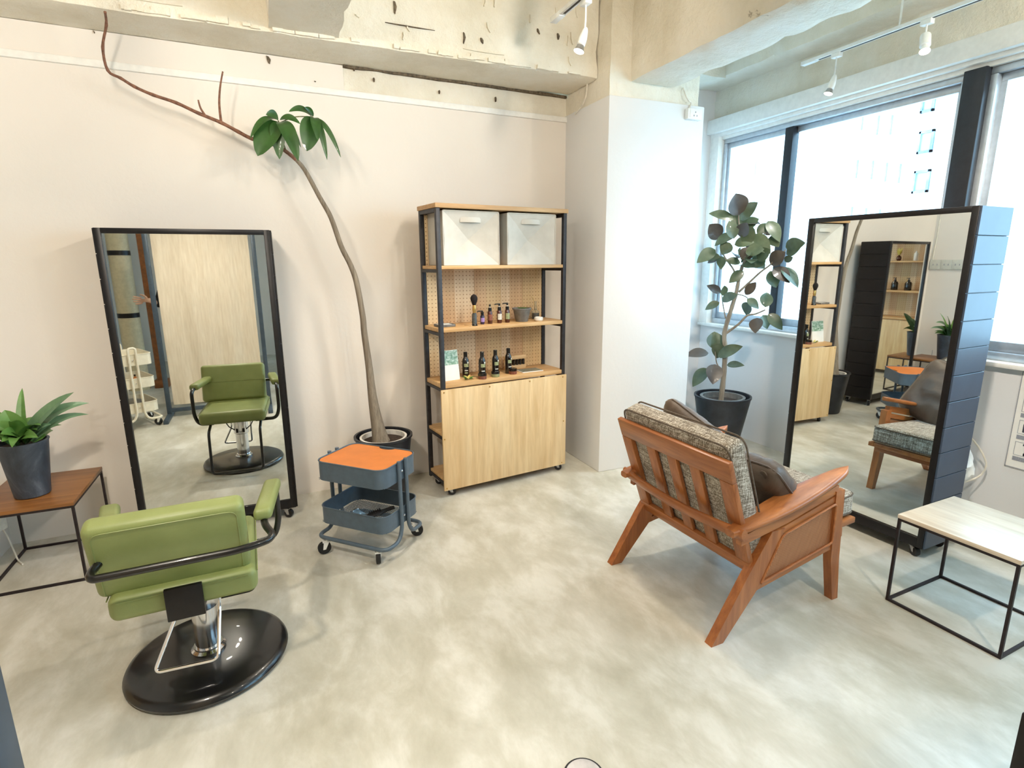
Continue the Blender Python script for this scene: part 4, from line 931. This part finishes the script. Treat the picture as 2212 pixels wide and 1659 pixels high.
def spot(label, x, y, z, aim, watt, style, group, cone=70, color=None, blend=.6):
    t = thing('track_spotlight', label, 'spotlight', (x, y, z), 0, group)
    MB().box(-.018, .018, -.028, .028, -.026, 0, bev=.003).build('adapter', 'white_plastic', t)
    st = .05 if style == 'can' else .11
    d = (Vector(aim)-Vector((x, y, z-.026-st))).normalized()
    MB().tube(smooth_path([(0, 0, -.024), (0, 0, -.024-st*.6), Vector((0, 0, -.024-st))+d*.012]), .0045, 8).build('stem', 'white_plastic', t)
    q = d.to_track_quat('Z', 'Y').to_matrix().to_4x4(); M = Matrix.Translation((0, 0, -.026-st)) @ q
    if style == 'can': MB().lathe([(.010, -.012), (.024, .0), (.026, .006), (.026, .066), (.022, .068)], n=24, M=M).build('socket', 'white_plastic', t)
    else: MB().lathe([(.008, -.012), (.014, .0), (.021, .040), (.021, .070), (.017, .074)], n=24, M=M).build('socket', 'white_plastic', t)
    b = MB().lathe([(.015, .066), (.017, .074), (.024, .098), (.0255, .102)], n=24, M=M, capt=False)
    bo = b.build('bulb', 'steel' if style != 'can' else 'white_plastic', t)
    MB().lathe([(.0245, .101), (.018, .1055), (.0005, .107)], n=24, M=M, capb=False).build('lens', 'lamp_lens', bo)
    ld = bpy.data.lights.new('lamp_light', 'SPOT'); ld.energy = watt; ld.color = color or LAMP_WARM; ld.spot_size = R(cone); ld.spot_blend = blend; ld.shadow_soft_size = .05
    lo = bpy.data.objects.new('lamp_light', ld); COL.objects.link(lo); lo.parent = t; lo.location = Vector((0, 0, -.026-st))+d*.115; lo.rotation_mode = 'QUATERNION'; lo.rotation_quaternion = d.to_track_quat('-Z', 'Y')
    return t
plain('lamp_lens', (255, 246, 226), .4, 0, .01, emit=14)
GR = 'white track spotlights'
spot('white spotlight hanging beside the pillar top', 1.52, 2.60, TRAZ, (.6, 2.6, 0), LAMP_W*1.0, 'bare', GR, 95)
spot('white spotlight nearest the pillar on the window track', TRW, 2.675, TRWZ, (2.6, 2.9, 0), LAMP_W*.5, 'bare', GR, 90, LAMP_COOL)
spot('white can spotlight in front of the dark window post', TRW, 2.15, TRWZ, (2.4, 1.3, 0), LAMP_W*.5, 'can', GR, 90, LAMP_COOL)
HIDDEN = ((TRA, 1.35, (.4, 3.5, 2.35), .6, 115, 'over the armchair aimed at the back wall'), (TRA, .3, (.8, 3.6, 1.9), .6, 95, 'over the camera aimed at the shelf'),  # unseen lamps; several are only added for brightness
          (TRL, 1.6, (-1.0, 3.6, 1.5), .5, 115, 'left of the camera aimed at the left mirror'), (TRL, .6, (.0, 3.5, 2.6), .65, 120, 'left of the camera turned up to brighten the back beam'),  # the second is turned upward to lift the beam face
          (TRL, 2.15, (-.7, .45, .9), 1.1, 110, 'added to brighten the linen curtain, over the salon chair'),  # added lamp, lifts the dark curtain in the left mirror
          (TRA, .85, (3.6, 3.1, .5), 2.6, 80, 'added to brighten the wall under the window, over the armchair'), (TRA, -.1, (3.6, 1.3, .4), 1.5, 100, 'added to brighten the low window wall, right of the camera'),  # both added to lift the dim wall below the windows
          (TRA, -.9, (-.1, 1.3, 0), .6, 125, 'behind the camera aimed at the floor'), (TRL, -.9, (-.6, 1.3, .3), 1.2, 120, 'behind the camera aimed at the salon chair'),
          (TRA, 1.95, (.9, 2.3, 0), .35, 130, 'added to brighten the open floor by the cart'), (TRL, 1.1, (-.8, 1.75, 0), 1.7, 130, 'added to brighten the floor by the salon chair'), (TRA, .55, (1.1, 1.2, 0), .4, 130, 'added to brighten the near open floor'), (TRL, 1.9, (-.3, 3.4, 3.0), .40, 130, 'added to wash the back beam at left, tilted up'), (TRA, 1.7, (1.3, 3.4, 3.0), .45, 130, 'added to wash the back beam by the pillar, tilted up'), (TRW, .6, (3.3, 2.6, 3.15), .8, 125, 'added to brighten the ceiling by the window, tilted up'))  # all added: downlights to lift the floor, uplights for beams and ceiling
for (x, y, aim, w, cone, what) in HIDDEN:
    spot('white spotlight out of frame '+what, x, y, TRAZ, aim, LAMP_W*w, 'bare', 'spotlights out of frame', cone, blend=.8)

# ================================================================ fittings on the walls and floor
t = thing('power_outlet', 'white surface mounted power outlet high on the pillar', 'outlet', (2.728, 3.225, 2.428), 0)
MB().box(-.060, .060, -.034, 0, 0, .066, bev=.004).build('box', 'white_plastic', t)
MB().box(-.045, .045, -.037, -.033, .008, .058, bev=.002).build('plate', 'white_plastic', t)
for x, z in ((-.012, .022), (.012, .022), (.0, .044)): MB().box(x-.002, x+.002, -.038, -.036, z-.006, z+.004).build('slot', 'ink', t)
tag(MB().tube(smooth_path([(2.655, 3.238, 2.625), (2.658, 3.215, 2.575), (2.685, 3.213, 2.545), (2.708, 3.216, 2.535), (2.705, 3.218, 2.515), (2.69, 3.215, 2.49)]), .005, 8).build('outlet_cable', 'cord_white'), 'white cable curling down to the pillar outlet', 'cable')
tag(MB().tube(smooth_path([(2.068, 3.50, 3.14), (2.066, 3.50, 2.85), (2.064, 3.495, 2.62), (2.060, 3.53, 2.545), (2.058, 3.64, 2.50)]), .004, 8).build('corner_cable', 'cord_white'), 'thin painted cable running down the pillar upper side', 'cable')
t = thing('wall_outlet_strip', 'grey strip of wall sockets on the left wall, seen in mirror', 'outlet', (-1.43, 3.43, 1.38), R(90))
MB().box(-.24, .20, -.018, 0, 0, .11, bev=.003).build('box', 'outlet_grey', t)
for k in range(4):
    MB().box(-.235+k*.109, -.235+k*.109+.104, -.022, -.017, .006, .104, bev=.002).build('plate', 'outlet_grey', t)
    for a in (.03, .07): MB().box(-.235+k*.109+a-.004, -.235+k*.109+a+.004, -.0235, -.021, .045, .065).build('slot', 'ink_grey', t)
tag(MB().tube(smooth_path([(-1.424, 3.60, 3.0), (-1.424, 3.60, 1.9), (-1.422, 3.61, 1.5), (-1.422, 3.60, 1.43), (-1.424, 3.57, 1.42)]), .006, 8).build('socket_cable', 'cord_white'), 'white cable dropping to the left wall sockets', 'cable')
t = thing('power_plug', 'cream power plug on the wall corner behind the brown table', 'plug', (-1.40, 3.46, .165), R(60))
MB().box(-.024, .024, -.028, .0, 0, .075, bev=.006).build('body', 'cord_white', t)
MB().tube(smooth_path([(0, -.02, .01), (.01, -.03, -.05), (.0, -.06, -.12), (-.015, -.09, -.158), (-.03, -.12, -.161), (-.045, -.15, -.161)]), .004, 8).build('cord', 'cord_white', t)
MB().tube(smooth_path([(0, -.015, .07), (.0, -.012, .16), (.0, -.006, .30)]), .003, 8).build('cord', 'ink_grey', t)
t = thing('floor_outlet', 'round metal floor outlet cap at the bottom edge', 'outlet', (.725, 1.16, 0), 0)
MB().lathe([(.062, 0), (.062, .003), (.056, .004)], n=40).build('rim', 'dark_frame', t); MB().lathe([(.056, .002), (.055, .006), (.0005, .007)], n=40, capb=False).build('cap', 'steel', t)

t = thing('wall_poster', 'white illustrated instruction sheet on the wall under right window', 'poster', (3.628, 1.565, .385), R(-90))
MB().box(0, .44, -.003, 0, 0, .62).build('sheet', 'paper', t)
MB().box(.002, .438, -.0045, -.003, .002, .006).box(.002, .006, -.0045, -.003, .002, .618).build('border', 'ink_grey', t)
for i, z in enumerate((.045, .165, .285, .42)):
    MB().box(.03, .20, -.0045, -.003, z, z+.022).build('caption', 'ink_grey', t); MB().box(.24, .41, -.0045, -.003, z, z+.022).build('caption', 'ink_grey', t)
    f = MB(); x0, x1, z0, z1 = .03, .20, z+.03, z+.105
    for q in ((x0, x1, z0, z0+.002), (x0, x1, z1-.002, z1), (x0, x0+.002, z0, z1), (x1-.002, x1, z0, z1)): f.box(q[0], q[1], -.0043, -.003, q[2], q[3])
    f.build('picture_frame', 'ink_grey', t)
    if i % 2 == 0: MB().box(.075, .090, -.0045, -.003, z+.036, z+.098).box(.065, .10, -.0045, -.003, z+.088, z+.098).box(.072, .094, -.0045, -.003, z+.034, z+.048).build('drawing', 'ink', t)
    else: MB().box(.06, .15, -.0045, -.003, z+.08, z+.09).box(.05, .06, -.0045, -.003, z+.04, z+.085).build('drawing', 'ink', t); MB().lathe([(.012, 0), (.012, .002)], n=20, M=Matrix.Translation((.10, -.003, z+.068)) @ Matrix.Rotation(R(90), 4, 'X')).build('red_mark', 'ink_purple', t)
t = thing('plastic_bag', 'crumpled white plastic bag hanging behind the right mirror', 'bag', (3.30, 1.62, .33), 0)
random.seed(9)
def bagf(u, v):
    a = 2*math.pi*u; z = .24*v; r = .075*(math.sin(math.pi*min(1, v*1.05+.05))**.6)*(1-.55*v)+.01
    k = 1+.35*noise.noise(Vector((math.cos(a)*2.5, math.sin(a)*2.5, v*6)))
    return (r*k*math.cos(a), r*k*math.sin(a), z)
mb = MB().grid(bagf, 30, 16); bmesh.ops.remove_doubles(mb.bm, verts=mb.bm.verts[:], dist=1e-5); mb.build('bag', 'white_plastic', t, ang=25)
MB().tube(smooth_path([(0, 0, .23), (-.012, .0, .30), (-.02, .01, .36)]), .004, 8).build('knot', 'white_plastic', t)
tag(MB().tube(smooth_path([(3.158, 1.78, .63), (3.30, 1.70, .60), (3.44, 1.685, .56), (3.52, 1.665, .50), (3.56, 1.63, .42), (3.57, 1.62, .36), (3.55, 1.64, .30), (3.45, 1.68, .265), (3.30, 1.72, .26), (3.160, 1.76, .27)], 8), .005, 10).build('looped_cord', 'cord_white'), 'white cord looping behind the right mirror', 'cord')
t = thing('black_wheel', 'black rubber wheel behind the right mirror stand', 'wheel', (3.27, 1.625, 0), R(95))
MB().lathe([(.055, -.016), (.085, -.018), (.095, -.012), (.095, .012), (.085, .018), (.055, .016)], n=36, M=Matrix.Translation((0, 0, .095)) @ Matrix.Rotation(R(90), 4, 'X')).build('tyre', 'rubber', t)
MB().lathe([(.055, -.010), (.055, .010)], n=30, M=Matrix.Translation((0, 0, .095)) @ Matrix.Rotation(R(90), 4, 'X')).build('hub', 'steel', t)

# ================================================================ what the mirrors show: the side of the room by the camera
def sct(x, y, z): return (x, y, z)
SX0, SX1, SY = -1.14, -.219, .46
t = thing('curtain_screen', 'linen curtain hung in a dark metal frame, seen in the mirror', 'screen', ((SX0+SX1)/2, SY, 0), R(-3))
hw = (SX1-SX0)/2
for s in (-1, 1):
    MB().box(s*hw-.02, s*hw+.02, -.02, .02, .03, 1.95, bev=.003).build('post', 'screen_sheen', t)
    MB().box(s*hw-.022, s*hw+.022, -.26, .30, 0, .035, bev=.004).build('foot', 'screen_sheen', t)
MB().box(-hw+.02, hw-.02, -.015, .015, .05, .085).build('bottom_bar', 'screen_sheen', t)
MB().box(-hw+.02, hw-.02, -.012, .012, 1.925, 1.95).build('top_bar', 'screen_sheen', t)
MB().grid(lambda u, v: (-hw+.045+(2*hw-.09)*u, .010*math.sin(u*19+1.6*math.sin(v*2)+2*noise.noise(Vector((u*5, v, 1))))*(1-.8*v)+.012*noise.noise(Vector((u*9, v*.8, 4))), .12+1.74*v), 120, 10).build('curtain', 'curtain_linen', t)
for x in (-hw+.05, hw-.05): MB().box(x-.012, x+.012, -.012, .012, 1.85, 1.92, bev=.003).build('clip', 'black_metal', t)
wc = cart('utility_cart', 'cream three tier utility cart seen in the mirror behind chair', (-1.39, .69, 0), R(62), 'cart_cream', ((.60, .70), (.39, .48), (.16, .25)), .42, .32, .70, 'metal utility carts', True)
def wcp(x, y, z):
    v = Matrix.Rotation(R(62), 4, 'Z') @ Vector((x, y, 0)); return (-1.39+v.x, .69+v.y, z)
for (x, y, z, h, r, mt, lb) in ((.10, .08, .395, .15, .02, 'black_bottle', 'black bottle on the cream cart middle tray'), (.13, -.02, .395, .10, .018, 'orange_board', 'orange bottle on the cream cart middle tray')):
    b_ = thing('spray_bottle', lb, 'bottle', wcp(x, y, z)); bottle(MB(), r, h).build('body', mt, b_); MB().lathe([(r*.45, h*.97), (r*.45, h*1.12)], n=14).build('cap', 'black_plastic', b_)
sb = thing('steel_bowl', 'upturned steel bowl on the cream cart bottom tray', 'bowl', wcp(0, 0, .168)); MB().lathe([(.13, 0), (.12, .03), (.08, .075), (.03, .09), (.0005, .092)], n=36, capb=False).build('bowl', 'steel', sb); MB().lathe([(.13, 0), (.136, .004), (.13, .008)], n=36, capb=False, capt=False).build('rim', 'steel', sb)

sh2 = shelf('second pine display shelf against the left wall, seen only in mirrors', (-1.97, 2.03, 0), R(90), 'display shelves')
def sp2(u, v, z): return (-1.97-v, 2.03+u, z)
for i, u in enumerate((.30, .46, .62)):
    b_ = thing('pump_bottle', 'round shouldered black pump bottle, %s on the second shelf' % ('nearest the camera', 'middle one', 'farthest from camera')[i], 'bottle', sp2(u, .13, Z3), 1.2, 'pump bottles on the second shelf')
    MB().lathe([(.038, 0), (.040, .006), (.040, .085), (.030, .108), (.014, .116)], n=24).build('body', 'black_bottle', b_)
    pm = MB().lathe([(.014, .115), (.014, .135), (.006, .137), (.006, .150), (.013, .152), (.013, .160)], n=16); pm.tube([(0, 0, .156), (-.035, 0, .154)], .004, 8); pm.build('pump_head', 'black_plastic', b_)
    label_patch(b_, .040, .03, .06, 'label_white', -190, -120)
vs_ = thing('bud_vase', 'small dark red vase with yellow flowers on the second shelf', 'vase', sp2(.46, .14, 1.479)); MB().lathe([(.018, 0), (.030, .02), (.028, .045), (.012, .065), (.014, .07)], n=24).build('vase', 'amber', vs_)
for k in range(8):
    a = k*.8; mb = MB(); leaf_mb(mb, (0, 0, .065), (.03*math.cos(a), .03*math.sin(a), .13+.02*(k % 3)), .022, .1, nrm=(1, 0, .5), n=5); mb.build('petal', 'leaf_yellow', vs_)
wb_ = thing('lotion_bottle', 'slim white lotion bottle on the second shelf', 'bottle', sp2(.66, .13, 1.479)); bottle(MB(), .022, .12).build('body', 'white_plastic', wb_); label_patch(wb_, .022, .045, .05, 'ink', -200, -110)

t = thing('banded_column', 'cream round column with dark bands, seen in the left mirror', 'column', (-1.735, -1.1, 0))
MB().lathe([(.11, 0), (.11, CEIL)], n=32).build('shaft', 'cream_paint', t)
for z in (.88, 1.60, 2.3): MB().lathe([(.113, z), (.113, z+.055)], n=32).build('band', 'black_metal', t)
t = thing('wooden_door_post', 'brown wooden post beside the banded column in the mirror', 'post', (-1.50, -1.15, 0))
MB().box(-.045, .045, -.045, .045, 0, CEIL-.01, bev=.005).build('post', 'brown_post', t)
MB().box(-.075, .075, -.075, .075, 0, .10, bev=.005).build('plinth', 'brown_post', t)

# stool whose leg cuts the lower right corner
t = thing('salon_stool', 'black stool whose leg cuts the lower right corner', 'stool', (1.69, .36, 0), 0)
for sx in (-1, 1):
    for sy in (-1, 1): MB().box(sx*.16-.018, sx*.16+.018, sy*.152-.018, sy*.152+.018, 0, .47, bev=.003).build('leg', 'black_metal', t)
for sy in (-1, 1): MB().box(-.142, .142, sy*.152-.010, sy*.152+.010, .14, .165, bev=.003).build('stretcher', 'black_metal', t)
MB().box(-.18, .18, -.172, .172, .47, .535, bev=.022, seg=4).build('seat', 'black_plastic', t)

# ================================================================ person partly hidden behind the curtain screen (seen in the left mirror)
def skin_mesh(name, verts, edges, radii, mat, parent, root=0, sub=2):
    me = bpy.data.meshes.new(name); me.from_pydata([Vector(v) for v in verts], edges, []); o = bpy.data.objects.new(name, me); COL.objects.link(o)
    md = o.modifiers.new('skin', 'SKIN'); md.use_smooth_shade = True
    sv = me.skin_vertices[0].data
    for i, r in enumerate(radii):
        sv[i].radius = (r, r) if not isinstance(r, tuple) else r
        sv[i].use_root = (i == root)
    s_ = o.modifiers.new('smooth', 'SUBSURF'); s_.levels = sub; s_.render_levels = sub
    me.materials.append(MATS[mat]); o.parent = parent; return o
PXp, PYp = -.985, -.22
t = thing('person', 'person in black clothes reaching out one hand behind the linen curtain', 'person', (PXp, PYp, 0))
V = []; E = []; Rr = []
def add(p, r, frm=None):
    V.append(p); Rr.append(r)
    if frm is not None: E.append((frm, len(V)-1))
    return len(V)-1
pel = add((0, 0, .88), (.13, .10)); ab = add((0, 0, 1.02), (.115, .09), pel); ch = add((0, .0, 1.20), (.135, .10), ab); nk0 = add((0, 0, 1.335), (.075, .06), ch); nk = add((0, .005, 1.39), .048, nk0)
jaw = add((0, .035, 1.445), (.062, .068), nk); hd = add((0, .022, 1.515), (.076, .090), jaw); tp = add((0, .012, 1.585), (.062, .072), hd)
nose = add((0, .118, 1.505), .012, hd)
for s in (1, -1):
    hip = add((s*.09, 0, .84), .085, pel); kn = add((s*.10, .02, .47), .055, hip); an = add((s*.105, -.01, .10), .036, kn); toe = add((s*.115, .13, .045), .034, an)
arms = {}
for s, el, wr in ((-1, (-.235, .06, 1.075), (-.285, .165, 1.130)), (1, (.215, .0, 1.03), (.225, .08, .80))):
    sh = add((s*.155, 0, 1.285), .058, ch); e = add(el, .042, sh); w = add(wr, .027, e); arms[s] = w
def hand(w, p0, d, side, curl):
    d = Vector(d).normalized(); side = Vector(side).normalized(); nn = d.cross(side).normalized(); p0 = Vector(p0)
    palm = add(p0+d*.045, (.026, .020), w); kn = add(p0+d*.078, (.030, .014), palm)
    for k, (off, ln) in enumerate(((-.030, .066), (-.010, .078), (.010, .074), (.029, .058))):
        b = p0+d*.085+side*off; k0 = add(b, .0088, kn); k1 = add(b+d*ln*.45+nn*curl*.25+side*off*.2, .0082, k0); k2 = add(b+d*ln*.78+nn*curl*.75+side*off*.3, .0074, k1); add(b+d*ln+nn*curl*1.3+side*off*.3, .0062, k2)
    t0 = add(p0+d*.035-side*.034+nn*.006, .0105, palm); t1 = add(p0+d*.065-side*.055+nn*.014, .0092, t0); add(p0+d*.092-side*.060+nn*.016, .0075, t1)
hand(arms[-1], (-.285, .165, 1.130), (-1, .12, .02), (0, -.25, -1), .012)
hand(arms[1], (.225, .08, .80), (.05, .2, -1), (0, 1, .1), .02)
skin_mesh('body', V, E, Rr, 'skin', t)
cv = []; ce = []; cr = []
def cadd(p, r, frm=None):
    cv.append(p); cr.append(r)
    if frm is not None: ce.append((frm, len(cv)-1))
    return len(cv)-1
a = cadd((0, 0, .86), (.165, .125)); b = cadd((0, 0, 1.02), (.145, .115), a); c = cadd((0, 0, 1.20), (.165, .125), b); d = cadd((0, 0, 1.315), (.105, .085), c); cadd((0, 0, 1.35), (.07, .06), d)
for s, el, wr in ((-1, (-.235, .06, 1.075), (-.268, .135, 1.115)), (1, (.215, .0, 1.03), (.223, .07, .83))):
    q = cadd((s*.165, 0, 1.285), .078, c); w_ = cadd(el, .060, q); cadd(wr, .045, w_)
skin_mesh('shirt', cv, ce, cr, 'cloth_black', t)
cv, ce, cr = [], [], []
a = cadd((0, 0, .90), (.155, .12))
for s in (1, -1):
    q = cadd((s*.09, 0, .82), .105, a); w_ = cadd((s*.10, .02, .47), .080, q); cadd((s*.105, -.01, .10), .068, w_)
skin_mesh('trousers', cv, ce, cr, 'cloth_black', t)
hm = MB(); bmesh.ops.create_uvsphere(hm.bm, u_segments=24, v_segments=16, radius=1)
for v in hm.bm.verts:
    p = v.co.copy(); v.co = Vector((p.x*.088, p.y*.102-.004+(-.02 if p.z < -.1 else 0), 1.535+p.z*.092))
    if p.y > .25 and p.z < .45: v.co.y = min(v.co.y, .055)
    if p.z < -.2 and p.y < .2: v.co.z -= .05
hm.build('hair', 'hair_brown', t)
for s in (1, -1):
    MB().lathe([(.0005, -.004), (.010, -.002), (.011, .002), (.0005, .006)], n=14, M=Matrix.Translation((s*.030, .102, 1.520)) @ Matrix.Rotation(R(-90), 4, 'X')).build('eye', 'paper', t)
    MB().box(s*.105-.042, s*.105+.062*0+.042, -.07, .19, 0, .075, bev=.03, seg=3).build('shoe', 'black_plastic', t)
MB().box(-.020, .020, .094, .104, 1.462, 1.470, bev=.003).build('mouth', 'label_brown', t)
